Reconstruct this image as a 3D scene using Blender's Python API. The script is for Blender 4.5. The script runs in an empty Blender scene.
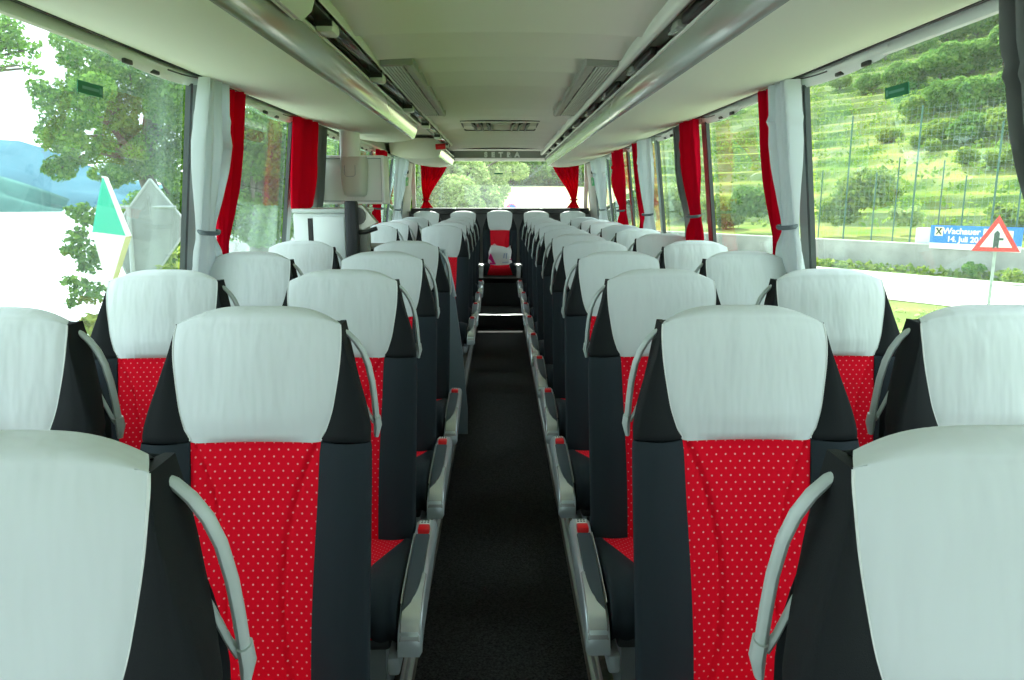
import bpy, bmesh, math, random
import numpy as np
from mathutils import Vector, Matrix, noise

random.seed(7)
PI = math.pi
scene = bpy.context.scene
COL = scene.collection

# ------------------------------------------------------------------ camera numbers (bus axis = +Y, rear of the bus far away)
F = 740.0
PITCH = math.radians(10.8)
YAW = math.radians(0.91)
ZC = 1.40


def at(px, py, fwd):
    """world point on the ray of photo pixel (px, py) at level distance fwd along the view"""
    x = (px - 512) / F
    y = (340 - py) / F
    up = y * math.cos(PITCH) - math.sin(PITCH)
    fw = math.cos(PITCH) + y * math.sin(PITCH)
    k = fwd / fw
    X, Y = x * k, fwd
    c, s = math.cos(YAW), math.sin(YAW)
    return Vector((X * c + Y * s, -X * s + Y * c, ZC + up * k))


# ------------------------------------------------------------------ materials
MATS = {}


def nt(name):
    m = bpy.data.materials.new(name)
    m.use_nodes = True
    n = m.node_tree.nodes
    n.clear()
    out = n.new('ShaderNodeOutputMaterial')
    return m, n, m.node_tree.links, out


def mat(name, col, rough=0.5, metal=0.0, spec=0.5, bump=None, var=None, sheen=0.0, coat=0.0):
    """plain procedural material; bump=(scale, strength, stretch); var=(scale, amount)"""
    if name in MATS:
        return MATS[name]
    m, n, l, out = nt(name)
    b = n.new('ShaderNodeBsdfPrincipled')
    b.inputs['Base Color'].default_value = (*col, 1)
    b.inputs['Roughness'].default_value = rough
    b.inputs['Metallic'].default_value = metal
    b.inputs['Specular IOR Level'].default_value = spec
    b.inputs['Sheen Weight'].default_value = sheen
    b.inputs['Coat Weight'].default_value = coat
    tc = n.new('ShaderNodeTexCoord')
    if var:
        t = n.new('ShaderNodeTexNoise')
        t.inputs['Scale'].default_value = var[0]
        t.inputs['Detail'].default_value = 4
        l.new(tc.outputs['Object'], t.inputs['Vector'])
        r = n.new('ShaderNodeValToRGB')
        a = var[1]
        r.color_ramp.elements[0].position = 0.3
        r.color_ramp.elements[1].position = 0.7
        r.color_ramp.elements[0].color = (*[max(0, c * (1 - a)) for c in col], 1)
        r.color_ramp.elements[1].color = (*[min(1, c * (1 + a)) for c in col], 1)
        l.new(t.outputs['Fac'], r.inputs['Fac'])
        l.new(r.outputs['Color'], b.inputs['Base Color'])
    if bump:
        t = n.new('ShaderNodeTexNoise')
        t.inputs['Scale'].default_value = bump[0]
        t.inputs['Detail'].default_value = 3
        mp = n.new('ShaderNodeMapping')
        mp.inputs['Scale'].default_value = bump[2] if len(bump) > 2 else (1, 1, 1)
        l.new(tc.outputs['Object'], mp.inputs['Vector'])
        l.new(mp.outputs['Vector'], t.inputs['Vector'])
        bp = n.new('ShaderNodeBump')
        bp.inputs['Strength'].default_value = bump[1]
        bp.inputs['Distance'].default_value = 0.01
        l.new(t.outputs['Fac'], bp.inputs['Height'])
        l.new(bp.outputs['Normal'], b.inputs['Normal'])
    l.new(b.outputs['BSDF'], out.inputs['Surface'])
    MATS[name] = m
    return m


def math_node(n, l, op, a, b=None, c=None):
    q = n.new('ShaderNodeMath')
    q.operation = op
    for i, v in enumerate((a, b, c)):
        if v is None:
            continue
        if isinstance(v, (int, float)):
            q.inputs[i].default_value = v
        else:
            l.new(v, q.inputs[i])
    return q.outputs[0]


def dotted_red(name='dotted_red', ky=1.0):
    m, n, l, out = nt(name)
    b = n.new('ShaderNodeBsdfPrincipled')
    b.inputs['Roughness'].default_value = 0.85
    b.inputs['Specular IOR Level'].default_value = 0.15
    b.inputs['Sheen Weight'].default_value = 0.0
    tc = n.new('ShaderNodeTexCoord')
    sp = n.new('ShaderNodeSeparateXYZ')
    l.new(tc.outputs['Object'], sp.inputs[0])
    v = math_node(n, l, 'SUBTRACT', sp.outputs['Z'], math_node(n, l, 'MULTIPLY', sp.outputs['Y'], ky))
    v = math_node(n, l, 'ADD', v, 20.0)
    u = math_node(n, l, 'ADD', sp.outputs['X'], 20.0)
    vr = math_node(n, l, 'DIVIDE', v, 0.0136)
    vi = math_node(n, l, 'FLOOR', vr)
    vf = math_node(n, l, 'SUBTRACT', math_node(n, l, 'SUBTRACT', vr, vi), 0.5)
    par = math_node(n, l, 'MODULO', vi, 2.0)
    uu = math_node(n, l, 'ADD', math_node(n, l, 'DIVIDE', u, 0.0192), math_node(n, l, 'MULTIPLY', par, 0.5))
    uf = math_node(n, l, 'SUBTRACT', math_node(n, l, 'FRACT', uu), 0.5)
    du = math_node(n, l, 'MULTIPLY', uf, 0.0192)
    dv = math_node(n, l, 'MULTIPLY', vf, 0.0136)
    r = math_node(n, l, 'SQRT', math_node(n, l, 'ADD', math_node(n, l, 'MULTIPLY', du, du), math_node(n, l, 'MULTIPLY', dv, dv)))
    d = n.new('ShaderNodeMapRange')
    d.inputs['From Min'].default_value = 0.0012
    d.inputs['From Max'].default_value = 0.0022
    d.inputs['To Min'].default_value = 1.0
    d.inputs['To Max'].default_value = 0.0
    l.new(r, d.inputs['Value'])
    mx = n.new('ShaderNodeMix')
    mx.data_type = 'RGBA'
    mx.inputs[6].default_value = (0.78, 0.001, 0.018, 1)
    mx.inputs[7].default_value = (0.85, 0.36, 0.38, 1)
    l.new(d.outputs[0], mx.inputs[0])
    l.new(mx.outputs[2], b.inputs['Base Color'])
    l.new(b.outputs['BSDF'], out.inputs['Surface'])
    MATS[name] = m
    return m


def cover_white():
    m, n, l, out = nt('cover_white')
    b = n.new('ShaderNodeBsdfPrincipled')
    b.inputs['Base Color'].default_value = (0.66, 0.72, 0.725, 1)
    b.inputs['Roughness'].default_value = 0.5
    b.inputs['Specular IOR Level'].default_value = 0.35
    tc = n.new('ShaderNodeTexCoord')
    oi = n.new('ShaderNodeObjectInfo')
    mp = n.new('ShaderNodeMapping')
    mp.inputs['Scale'].default_value = (24, 24, 2.2)
    l.new(tc.outputs['Object'], mp.inputs['Vector'])
    t = n.new('ShaderNodeTexNoise')
    t.noise_dimensions = '4D'
    t.inputs['Scale'].default_value = 1.0
    t.inputs['Detail'].default_value = 2.0
    l.new(mp.outputs['Vector'], t.inputs['Vector'])
    l.new(math_node(n, l, 'MULTIPLY', oi.outputs['Random'], 60.0), t.inputs['W'])
    bp = n.new('ShaderNodeBump')
    bp.inputs['Strength'].default_value = 0.55
    bp.inputs['Distance'].default_value = 0.014
    l.new(t.outputs['Fac'], bp.inputs['Height'])
    l.new(bp.outputs['Normal'], b.inputs['Normal'])
    l.new(b.outputs['BSDF'], out.inputs['Surface'])
    MATS['cover_white'] = m
    return m


def glass_mat():
    m, n, l, out = nt('window_glass')
    tr = n.new('ShaderNodeBsdfTransparent')
    tr.inputs['Color'].default_value = (0.93, 0.975, 0.965, 1)
    gl = n.new('ShaderNodeBsdfGlossy')
    gl.inputs['Roughness'].default_value = 0.0
    gl.inputs['Color'].default_value = (0.85, 0.95, 0.9, 1)
    g = n.new('ShaderNodeNewGeometry')
    dt = n.new('ShaderNodeVectorMath')
    dt.operation = 'DOT_PRODUCT'
    l.new(g.outputs['Incoming'], dt.inputs[0])
    l.new(g.outputs['Normal'], dt.inputs[1])
    q = math_node(n, l, 'SUBTRACT', 1.0, math_node(n, l, 'ABSOLUTE', dt.outputs['Value']))
    q = math_node(n, l, 'POWER', q, 5.0)
    q = math_node(n, l, 'ADD', math_node(n, l, 'MULTIPLY', q, 0.85), 0.03)
    mx = n.new('ShaderNodeMixShader')
    l.new(q, mx.inputs[0])
    l.new(tr.outputs[0], mx.inputs[1])
    l.new(gl.outputs[0], mx.inputs[2])
    film = n.new('ShaderNodeBsdfTranslucent')
    film.inputs['Color'].default_value = (0.9, 0.95, 0.93, 1)
    m2 = n.new('ShaderNodeMixShader')
    m2.inputs[0].default_value = 0.022
    l.new(mx.outputs[0], m2.inputs[1])
    l.new(film.outputs[0], m2.inputs[2])
    l.new(m2.outputs[0], out.inputs['Surface'])
    MATS['window_glass'] = m
    return m


def leaf_mat(name, c1, c2):
    if name in MATS:
        return MATS[name]
    m, n, l, out = nt(name)
    g = n.new('ShaderNodeNewGeometry')
    r = n.new('ShaderNodeValToRGB')
    r.color_ramp.elements[0].color = (*c1, 1)
    r.color_ramp.elements[1].color = (*c2, 1)
    l.new(g.outputs['Random Per Island'], r.inputs['Fac'])
    d = n.new('ShaderNodeBsdfDiffuse')
    t = n.new('ShaderNodeBsdfTranslucent')
    l.new(r.outputs[0], d.inputs['Color'])
    l.new(r.outputs[0], t.inputs['Color'])
    mx = n.new('ShaderNodeMixShader')
    mx.inputs[0].default_value = 0.45
    l.new(d.outputs[0], mx.inputs[1])
    l.new(t.outputs[0], mx.inputs[2])
    l.new(mx.outputs[0], out.inputs['Surface'])
    MATS[name] = m
    return m


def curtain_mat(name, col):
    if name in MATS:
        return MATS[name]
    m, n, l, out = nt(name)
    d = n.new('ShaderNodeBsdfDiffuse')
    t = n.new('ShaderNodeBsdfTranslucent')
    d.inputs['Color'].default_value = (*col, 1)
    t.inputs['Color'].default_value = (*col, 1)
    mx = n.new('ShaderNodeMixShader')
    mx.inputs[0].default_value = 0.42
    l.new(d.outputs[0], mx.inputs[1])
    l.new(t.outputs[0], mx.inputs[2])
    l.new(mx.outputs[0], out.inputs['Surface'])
    MATS[name] = m
    return m


WHITE = cover_white()
RED = dotted_red('dotted_red_back', 0.0)
REDC = dotted_red('dotted_red_cushion', 1.0)
BLACK = mat('black_fabric', (0.016, 0.025, 0.032), 0.8, spec=0.25, bump=(900, 0.25))
BLACKW = mat('black_wing', (0.006, 0.0085, 0.010), 0.75, spec=0.25, bump=(900, 0.2))
PIPE = mat('pale_piping', (0.72, 0.76, 0.74), 0.5)
SHELL = mat('seat_shell', (0.03, 0.036, 0.04), 0.5)
HGREY = mat('handle_grey', (0.46, 0.53, 0.51), 0.3)
SILVER = mat('silver_plastic', (0.56, 0.64, 0.67), 0.3, metal=0.4)
CHROME = mat('pale_chrome', (0.78, 0.82, 0.82), 0.22, metal=0.55)
INLAY = mat('armrest_pad', (0.05, 0.07, 0.085), 0.45)
REDBTN = mat('red_button', (0.75, 0.01, 0.015), 0.35)
TAG = mat('label_plate', (0.75, 0.78, 0.76), 0.5)
LEGM = mat('grey_leg', (0.24, 0.28, 0.29), 0.4, metal=0.3)
CARPET = mat('dark_carpet', (0.036, 0.036, 0.037), 0.9, spec=0.2, bump=(320, 1.0), var=(130, 1.0), sheen=0.03)
PLATF = mat('platform_floor', (0.20, 0.18, 0.15), 0.7, var=(30, 0.3))
ALU = mat('aluminium', (0.55, 0.58, 0.58), 0.3, metal=0.7)
SUNSTRIP = mat('sunlit_step_strip', (0.95, 0.95, 0.94), 0.3)  # near-white standing in for sunlit carpet on the step
CEIL = mat('ceiling_cloth', (0.68, 0.69, 0.64), 0.85, spec=0.1, bump=(700, 0.15))
BIN = mat('bin_cloth', (0.66, 0.71, 0.635), 0.75, spec=0.15, bump=(500, 0.1))
GLOSSB = mat('bin_gloss', (0.30, 0.33, 0.30), 0.12, coat=0.4)
RAILM = mat('rail_pale', (0.66, 0.70, 0.64), 0.3)
DARK = mat('dark_plastic', (0.012, 0.014, 0.013), 0.5)
SEAM = mat('seam_dark', (0.025, 0.03, 0.03), 0.5)
TRIM = mat('trim_pale', (0.78, 0.85, 0.79), 0.45)
POST = mat('post_grey', (0.38, 0.43, 0.42), 0.5)
RUB = mat('rubber_dark', (0.06, 0.075, 0.075), 0.5)
WALLM = mat('side_lining', (0.16, 0.18, 0.18), 0.8)
CABW = mat('cabinet_white', (0.72, 0.78, 0.77), 0.35)
MONW = mat('monitor_white', (0.84, 0.86, 0.79), 0.35)
METW = mat('bracket_metal', (0.5, 0.5, 0.42), 0.3, metal=0.7)
SGREEN = mat('sticker_green', (0.0, 0.16, 0.06), 0.5)
SGREENB = mat('exit_green', (0.01, 0.5, 0.16), 0.5)
SWHITE = mat('sign_white', (0.82, 0.84, 0.83), 0.5)
SRED = mat('sign_red', (0.72, 0.03, 0.025), 0.45)
SBLUE = mat('sign_blue', (0.02, 0.10, 0.55), 0.5)
SBLACK = mat('sign_black', (0.03, 0.06, 0.05), 0.5)
TEAL = mat('sign_teal', (0.0, 0.45, 0.30), 0.5)
GALV = mat('galvanised', (0.42, 0.47, 0.46), 0.45, metal=0.4, var=(6, 0.25))
CREDM = curtain_mat('curtain_red', (0.66, 0.006, 0.032))
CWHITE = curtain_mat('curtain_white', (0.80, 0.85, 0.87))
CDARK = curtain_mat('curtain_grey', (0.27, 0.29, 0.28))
TIE = mat('tie_band', (0.12, 0.16, 0.18), 0.6)
GLASS = glass_mat()
CONC = mat('concrete', (0.33, 0.345, 0.32), 0.9, var=(1.2, 0.25))
DUST = mat('dusty_road', (0.50, 0.47, 0.41), 0.9, var=(0.5, 0.12))
BARK = mat('bark', (0.10, 0.08, 0.06), 0.9, var=(8, 0.4))
NETM = mat('net_green', (0.04, 0.12, 0.09), 0.7)
BAGW = mat('bag_white', (0.85, 0.86, 0.88), 0.3)
BAGP = mat('bag_magenta', (0.75, 0.01, 0.25), 0.4)
BAGB = mat('bag_bluegrey', (0.45, 0.5, 0.68), 0.4)


# ------------------------------------------------------------------ object helpers
def link(o, parent=None):
    COL.objects.link(o)
    if parent is not None:
        o.parent = parent
    return o


def obj(name, verts, faces, m, parent=None, smooth=True, angle=40):
    me = bpy.data.meshes.new(name)
    me.from_pydata([tuple(v) for v in verts], [], [tuple(f) for f in faces])
    me.materials.append(m)
    me.update()
    if smooth:
        me.polygons.foreach_set('use_smooth', [True] * len(me.polygons))
        me.set_sharp_from_angle(angle=math.radians(angle))
    return link(bpy.data.objects.new(name, me), parent)


def thing(name, label, cat, loc=(0, 0, 0), rz=0.0, group=None):
    o = bpy.data.objects.new(name, None)
    o.empty_display_size = 0.05
    o.location = loc
    o.rotation_euler = (0, 0, rz)
    tag(o, label, cat, group)
    return link(o)


def tag(o, label, cat=None, group=None, kind=None):
    if label:
        o['label'] = label
    if cat:
        o['category'] = cat
    if group:
        o['group'] = group
    if kind:
        o['kind'] = kind
    return o


def struct(o, label=None, cat=None):
    o['kind'] = 'structure'
    if label:
        o['label'] = label
    if cat:
        o['category'] = cat
    return o


def dup(root, loc=None, rz=None, label=None, group=None):
    r = root.copy()
    COL.objects.link(r)
    if loc is not None:
        r.location = loc
    if rz is not None:
        r.rotation_euler = (0, 0, rz)
    if label:
        r['label'] = label
    if group:
        r['group'] = group
    for ch in list(root.children):
        c = ch.copy()
        COL.objects.link(c)
        c.parent = r
        for g in list(ch.children):
            d = g.copy()
            COL.objects.link(d)
            d.parent = c
    return r


class MB:
    """collects several shapes into one mesh"""

    def __init__(s):
        s.v, s.f = [], []

    def add(s, v, f):
        b = len(s.v)
        s.v += [Vector(x) for x in v]
        s.f += [tuple(b + i for i in q) for q in f]
        return s

    def box(s, cx, cy, cz, sx, sy, sz, bev=0.0, rot=None):
        bm = bmesh.new()
        bmesh.ops.create_cube(bm, size=1)
        bmesh.ops.scale(bm, vec=(sx, sy, sz), verts=bm.verts)
        if bev:
            bmesh.ops.bevel(bm, geom=bm.edges[:], offset=bev, segments=2, affect='EDGES', profile=0.5)
        M = Matrix.Translation((cx, cy, cz))
        if rot is not None:
            M = M @ rot.to_4x4()
        bm.verts.index_update()
        v = [M @ x.co for x in bm.verts]
        f = [[x.index for x in q.verts] for q in bm.faces]
        bm.free()
        return s.add(v, f)

    def tube(s, pts, r, seg=8, closed=False, flat=1.0):
        pts = [Vector(p) for p in pts]
        N = len(pts)
        rs = r if isinstance(r, (list, tuple)) else [r] * N
        v, f = [], []
        prev = None
        for i, p in enumerate(pts):
            if closed:
                t = pts[(i + 1) % N] - pts[i - 1]
            else:
                t = pts[min(i + 1, N - 1)] - pts[max(i - 1, 0)]
            t.normalize()
            if prev is None:
                a = Vector((0, 1, 0)) if abs(t.y) < 0.9 else Vector((1, 0, 0))
            else:
                a = prev
            a = (a - t * a.dot(t)).normalized()
            prev = a
            b = t.cross(a)
            for k in range(seg):
                w = 2 * PI * k / seg
                v.append(p + (a * math.cos(w) * flat + b * math.sin(w)) * rs[i])
        M = N if closed else N - 1
        for i in range(M):
            j = (i + 1) % N
            for k in range(seg):
                k2 = (k + 1) % seg
                f.append((i * seg + k, i * seg + k2, j * seg + k2, j * seg + k))
        if not closed:
            f.append(tuple(range(seg))[::-1])
            f.append(tuple((N - 1) * seg + k for k in range(seg)))
        return s.add(v, f)

    def grid(s, rows, closed_u=False):
        """rows: list of equal-length point lists"""
        n = len(rows[0])
        v = [p for r in rows for p in r]
        f = []
        for i in range(len(rows) - 1):
            for k in range(n if closed_u else n - 1):
                k2 = (k + 1) % n
                f.append((i * n + k, i * n + k2, (i + 1) * n + k2, (i + 1) * n + k))
        return s.add(v, f)

    def prism(s, poly, axis, a, b):
        """polygon (list of 2-tuples) extruded along axis 'x','y' or 'z' from a to b"""
        def P(q, w):
            if axis == 'y':
                return (q[0], w, q[1])
            if axis == 'x':
                return (w, q[0], q[1])
            return (q[0], q[1], w)
        n = len(poly)
        v = [P(q, a) for q in poly] + [P(q, b) for q in poly]
        f = [tuple(range(n))[::-1], tuple(range(n, 2 * n))]
        for i in range(n):
            j = (i + 1) % n
            f.append((i, j, n + j, n + i))
        return s.add(v, f)

    def build(s, name, m, parent=None, smooth=True, angle=40, fix=True):
        o = obj(name, s.v, s.f, m, parent, smooth=False)
        if fix:
            bm = bmesh.new()
            bm.from_mesh(o.data)
            bmesh.ops.recalc_face_normals(bm, faces=bm.faces[:])
            bm.to_mesh(o.data)
            bm.free()
        if smooth:
            o.data.polygons.foreach_set('use_smooth', [True] * len(o.data.polygons))
            o.data.set_sharp_from_angle(angle=math.radians(angle))
        return o


def lerp(tab, x):
    if x <= tab[0][0]:
        return tab[0][1]
    for (a, va), (b, vb) in zip(tab, tab[1:]):
        if x <= b:
            t = (x - a) / (b - a)
            return va + (vb - va) * t
    return tab[-1][1]


def smoothtab(tab, n=60):
    """Catmull-Rom resample of a table so that outlines are curved"""
    pts = [Vector((a, b, 0)) for a, b in tab]
    P = [pts[0]] + pts + [pts[-1]]
    out = []
    for i in range(1, len(P) - 2):
        p0, p1, p2, p3 = P[i - 1], P[i], P[i + 1], P[i + 2]
        for k in range(8):
            t = k / 8
            q = 0.5 * ((2 * p1) + (p2 - p0) * t + (2 * p0 - 5 * p1 + 4 * p2 - p3) * t * t + (3 * p1 - p0 - 3 * p2 + p3) * t ** 3)
            out.append((q.x, q.y))
    out.append((pts[-1].x, pts[-1].y))
    out.sort()
    return out


def text_mesh(name, body, size, m, parent, extrude=0.002, align='CENTER', bold=0.0, spacing=1.0):
    cu = bpy.data.curves.new(name, 'FONT')
    cu.body = body
    cu.size = size
    cu.extrude = extrude
    cu.offset = bold
    cu.space_character = spacing
    cu.align_x = align
    cu.align_y = 'CENTER'
    t = bpy.data.objects.new(name + '_curve', cu)
    COL.objects.link(t)
    dg = bpy.context.evaluated_depsgraph_get()
    me = bpy.data.meshes.new_from_object(t.evaluated_get(dg))
    me.name = name
    bpy.data.objects.remove(t)
    bpy.data.curves.remove(cu)
    me.materials.clear()
    me.materials.append(m)
    return link(bpy.data.objects.new(name, me), parent)


# ================================================================== SEATS
# local frame: x across, y away from the camera (backwards), z up; y = 0 at the front upper edge of the headrest
W_T = smoothtab([(0.30, 0.215), (0.40, 0.222), (0.60, 0.226), (0.80, 0.228), (0.92, 0.227), (0.976, 0.2185), (1.048, 0.195), (1.096, 0.1795), (1.130, 0.1715), (1.165, 0.1650), (1.19, 0.162)])
R_T = smoothtab([(0.30, 0.108), (0.60, 0.115), (0.80, 0.124), (0.925, 0.129), (0.94, 0.137), (0.96, 0.1445), (0.99, 0.153), (1.03, 0.1595), (1.08, 0.1655), (1.13, 0.167), (1.165, 0.164), (1.19, 0.158)])
YF_T = smoothtab([(0.30, -0.165), (0.50, -0.150), (0.70, -0.112), (0.85, -0.075), (0.95, -0.050), (1.05, -0.026), (1.12, -0.010), (1.17, 0.010), (1.19, 0.02)])
T_T = smoothtab([(0.30, 0.115), (0.60, 0.115), (0.90, 0.105), (1.05, 0.088), (1.12, 0.075), (1.17, 0.05), (1.19, 0.04)])
ZSEAM = 0.925
ZTOP = 1.165


def front_y(x, z):
    """front surface of the backrest: pillow in the white area, hollow in the red one"""
    R = lerp(R_T, z)
    y = lerp(YF_T, z)
    q = min(1.0, abs(x) / R)
    if z > ZSEAM:
        k = min(1.0, (z - ZSEAM) / 0.05)
        y -= 0.020 * (1 - q * q) * (0.3 + 0.7 * k)
    else:
        y += 0.010 * (1 - q ** 2)
        # curved stitch lines
        t = (ZSEAM - z) / (ZSEAM - 0.36)
        xs = R * (0.96 - 0.50 * math.sin(min(1, t * 1.02) * PI) ** 0.8)
        d = abs(abs(x) - xs)
        y += 0.006 * math.exp(-(d / 0.0045) ** 2)
        y -= 0.004 * (1 if abs(x) < xs else 0)
    return y


def drop(q, z):
    return 0.013 * min(1.0, abs(q)) ** 5 * max(0.0, (z - 1.07) / 0.095)


def backrest_parts(parent, handle_side):
    # white headrest cover: front, over the top and down the back
    rows = []
    for z in np.linspace(ZSEAM, ZTOP, 26):
        R = lerp(R_T, z)
        rows.append([(x, front_y(x, z) - 0.002 - (0.0 if abs(x) < R * 0.985 else -0.003), z - drop(x / R, z)) for x in np.linspace(-R, R, 30)])
    yb = lerp(YF_T, ZTOP)
    Rt = lerp(R_T, ZTOP)
    for k in range(1, 10):
        a = k / 9 * PI * 0.5
        R = Rt * (1 + 0.012 * math.sin(a) - 0.135 * (1 - math.cos(a)))
        row = []
        for x in np.linspace(-1, 1, 30):
            crown = 0.013 * (1 - abs(x) ** 2.6)
            yf = front_y(x * Rt, ZTOP) - 0.002
            row.append((x * R, yf + (1 - math.cos(a)) * 0.045, ZTOP - drop(x, ZTOP) + math.sin(a) * (0.002 + (0.006 + crown) * (1 - abs(x) ** 6))))
        rows.append(row)
    last = rows[-1]
    for k in range(1, 12):
        z0 = 1.15 - k * 0.022
        row = []
        for x, p in zip(np.linspace(-1, 1, 30), last):
            w = min(lerp(R_T, z0), lerp(W_T, z0) * 0.94)
            row.append((x * w, lerp(YF_T, z0) + lerp(T_T, z0) + 0.010 * (1 - x * x) + 0.006, z0))
        rows.append(row)
    hc = MB().grid(rows).build('headrest_cover', WHITE, parent, angle=70)
    hc['label'] = 'pale grey-white headrest cover'
    for s in (-1, 1):
        pts = []
        for z in np.linspace(ZSEAM + 0.003, ZTOP - 0.002, 22):
            R = lerp(R_T, z)
            pts.append((s * R * 0.998, front_y(R, z) + 0.0005, z - drop(1, z)))
        MB().tube(pts, 0.0020, 6).build('piping', PIPE, hc)
    # red dotted panel
    rows = []
    for z in np.linspace(0.34, ZSEAM, 60):
        R = lerp(R_T, z)
        rows.append([(x, front_y(x, z), z) for x in np.linspace(-R, R, 48)])
    o = MB().grid(rows).build('backrest_panel', RED, parent, angle=70)
    o['label'] = 'red panel with small pale dots'
    # black side bolsters: an upper and a lower one per side, from the panel's edge round to the back
    for s in (-1, 1):
        for z0, z1 in ((0.32, ZSEAM), (ZSEAM, ZTOP)):
            rows = []
            for z in np.linspace(z0, z1, 36):
                R, W, T = lerp(R_T, z), lerp(W_T, z), lerp(T_T, z)
                W = max(W, R + 0.002)
                yf = front_y(R, z)
                e = min(1.0, (W - R) / 0.08)
                groove = 0.004 * (math.exp(-((z - z0) / 0.006) ** 2) + (math.exp(-((z - z1) / 0.006) ** 2) if z1 < 1.1 else 0))
                bul = (0.022 if z1 == ZSEAM else 0.012) * e
                row = []
                for t in np.linspace(0, 1, 12):
                    x = R + (W - 0.012 * e - R) * t
                    y = yf - bul * math.sin(PI * (0.06 + 0.72 * t)) + groove
                    if t > 0.78:
                        y += 0.003 * math.exp(-((t - 0.86) / 0.03) ** 2)
                    row.append((s * (x), y, z))
                x0, y0 = R + (W - 0.012 * e - R), row[-1][1]
                for t in np.linspace(0.15, 1, 6):
                    a = t * PI / 2
                    row.append((s * (x0 + 0.012 * e * math.sin(a)), y0 + 0.016 * (1 - math.cos(a)), z))
                ys = row[-1][1]
                yb = lerp(YF_T, z) + T
                for t in np.linspace(0.2, 1, 7):
                    row.append((s * (W - 0.030 * t * t * e - groove), ys + (yb - ys) * t, z))
                if z1 == ZTOP:
                    row = [(a_, b_, c_ - drop(1, z)) for a_, b_, c_ in row]
                rows.append(row)
            if z1 == ZTOP:
                rows.append([(a_ * 0.93, b_ + 0.003, c_ - 0.001) for a_, b_, c_ in rows[-1]])
                rows.append([(a_ * 0.80, b_ + 0.006, c_ - 0.012) for a_, b_, c_ in rows[-1]])
            MB().grid(rows).build('bolster', BLACK if z1 == ZSEAM else BLACKW, parent, angle=60)
    # rear shell
    rows = []
    for z in np.linspace(0.30, 1.15, 24):
        W, T = lerp(W_T, z), lerp(T_T, z)
        w = W - 0.018
        rows.append([(x * w, lerp(YF_T, z) + T + 0.012 * (1 - x ** 4), z) for x in np.linspace(-1, 1, 12)])
    MB().grid(rows).build('back_shell', SHELL, parent)
    if handle_side:
        s = handle_side
        outer = [(1.137, 0.159), (1.128, 0.171), (1.112, 0.186), (1.09, 0.1995), (1.062, 0.2095), (1.022, 0.2165), (0.985, 0.2195), (0.955, 0.2210), (0.938, 0.2220)]
        hy = lambda z: 0.040 + (1.138 - z) * 0.07
        pts = [(s * x, hy(z), z) for z, x in outer]
        inner = [(z, x) for z, x in ((0.934, 0.2160), (0.95, 0.2065), (0.99, 0.1920), (1.03, 0.1765), (1.06, 0.1665), (1.085, 0.1605), (1.115, 0.1560))]
        pts += [(s * x, hy(z), z) for z, x in inner]
        rs = [0.0046, 0.0058, 0.0064, 0.0067, 0.0068, 0.0068, 0.0068, 0.0068, 0.0066] + [0.0055] + [0.0040] * 5 + [0.0045]
        mb = MB().tube(pts, rs, 10, closed=True, flat=1.35)
        mb.tube([(s * 0.2225, hy(0.945), 0.945), (s * 0.224, hy(0.92), 0.925), (s * 0.220, hy(0.9), 0.90)], [0.008, 0.0085, 0.005], 10, flat=1.6)
        h = mb.build('grab_handle', HGREY, parent)
        h['label'] = 'grey plastic grab handle'


def cushion_parts(parent, dz=0.0):
    # path down the middle of the cushion, rear to front lip and under
    path = [(-0.145, 0.385), (-0.20, 0.392), (-0.28, 0.400), (-0.38, 0.414), (-0.46, 0.425), (-0.52, 0.428), (-0.565, 0.420), (-0.592, 0.398), (-0.600, 0.368), (-0.592, 0.335), (-0.57, 0.305), (-0.54, 0.290)]
    CR = [0.196, 0.186, 0.160, 0.134, 0.122, 0.120, 0.122, 0.128, 0.138, 0.150, 0.158, 0.160]
    rows = []
    for i, (y, z) in enumerate(path):
        R = CR[i]
        rows.append([(x, y - 0.0, z + dz - 0.008 * (1 - (x / R) ** 2)) for x in np.linspace(-R, R, 14)])
    c = MB().grid(rows).build('seat_cushion', REDC, parent, angle=70)
    c['label'] = 'red cushion centre with small pale dots'
    for s in (-1, 1):
        rows = []
        for i, (y, z) in enumerate(path):
            R = CR[i]
            W = 0.222
            up = 0.024 * max(0, math.sin(PI * min(1, max(0, i - 0.6) / 8.4)))
            row = []
            for t in np.linspace(0, 1, 9):
                row.append((s * (R + (W - 0.02 - R) * t), y - 0.012 * math.sin(PI * t) * (1 if i > 6 else 0), z + dz + up * math.sin(PI * (0.02 + 0.75 * t))))
            x0, z0 = row[-1][0], row[-1][2]
            for t in np.linspace(0.2, 1, 5):
                a = t * PI / 2
                row.append((x0 + s * 0.02 * math.sin(a), y, z0 - 0.02 * (1 - math.cos(a))))
            zb = min(0.29 + dz, row[-1][2] - 0.002)
            for t in np.linspace(0.25, 1, 4):
                row.append((s * W, y, row[8][2] - 0.02 + (zb - row[8][2] + 0.02) * t))
            rows.append(row)
        MB().grid(rows).build('cushion_bolster', BLACK, parent, angle=60)
    MB().box(0, -0.35, 0.282 + dz, 0.40, 0.42, 0.03, 0.01).build('cushion_pan', SHELL, parent)


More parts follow.
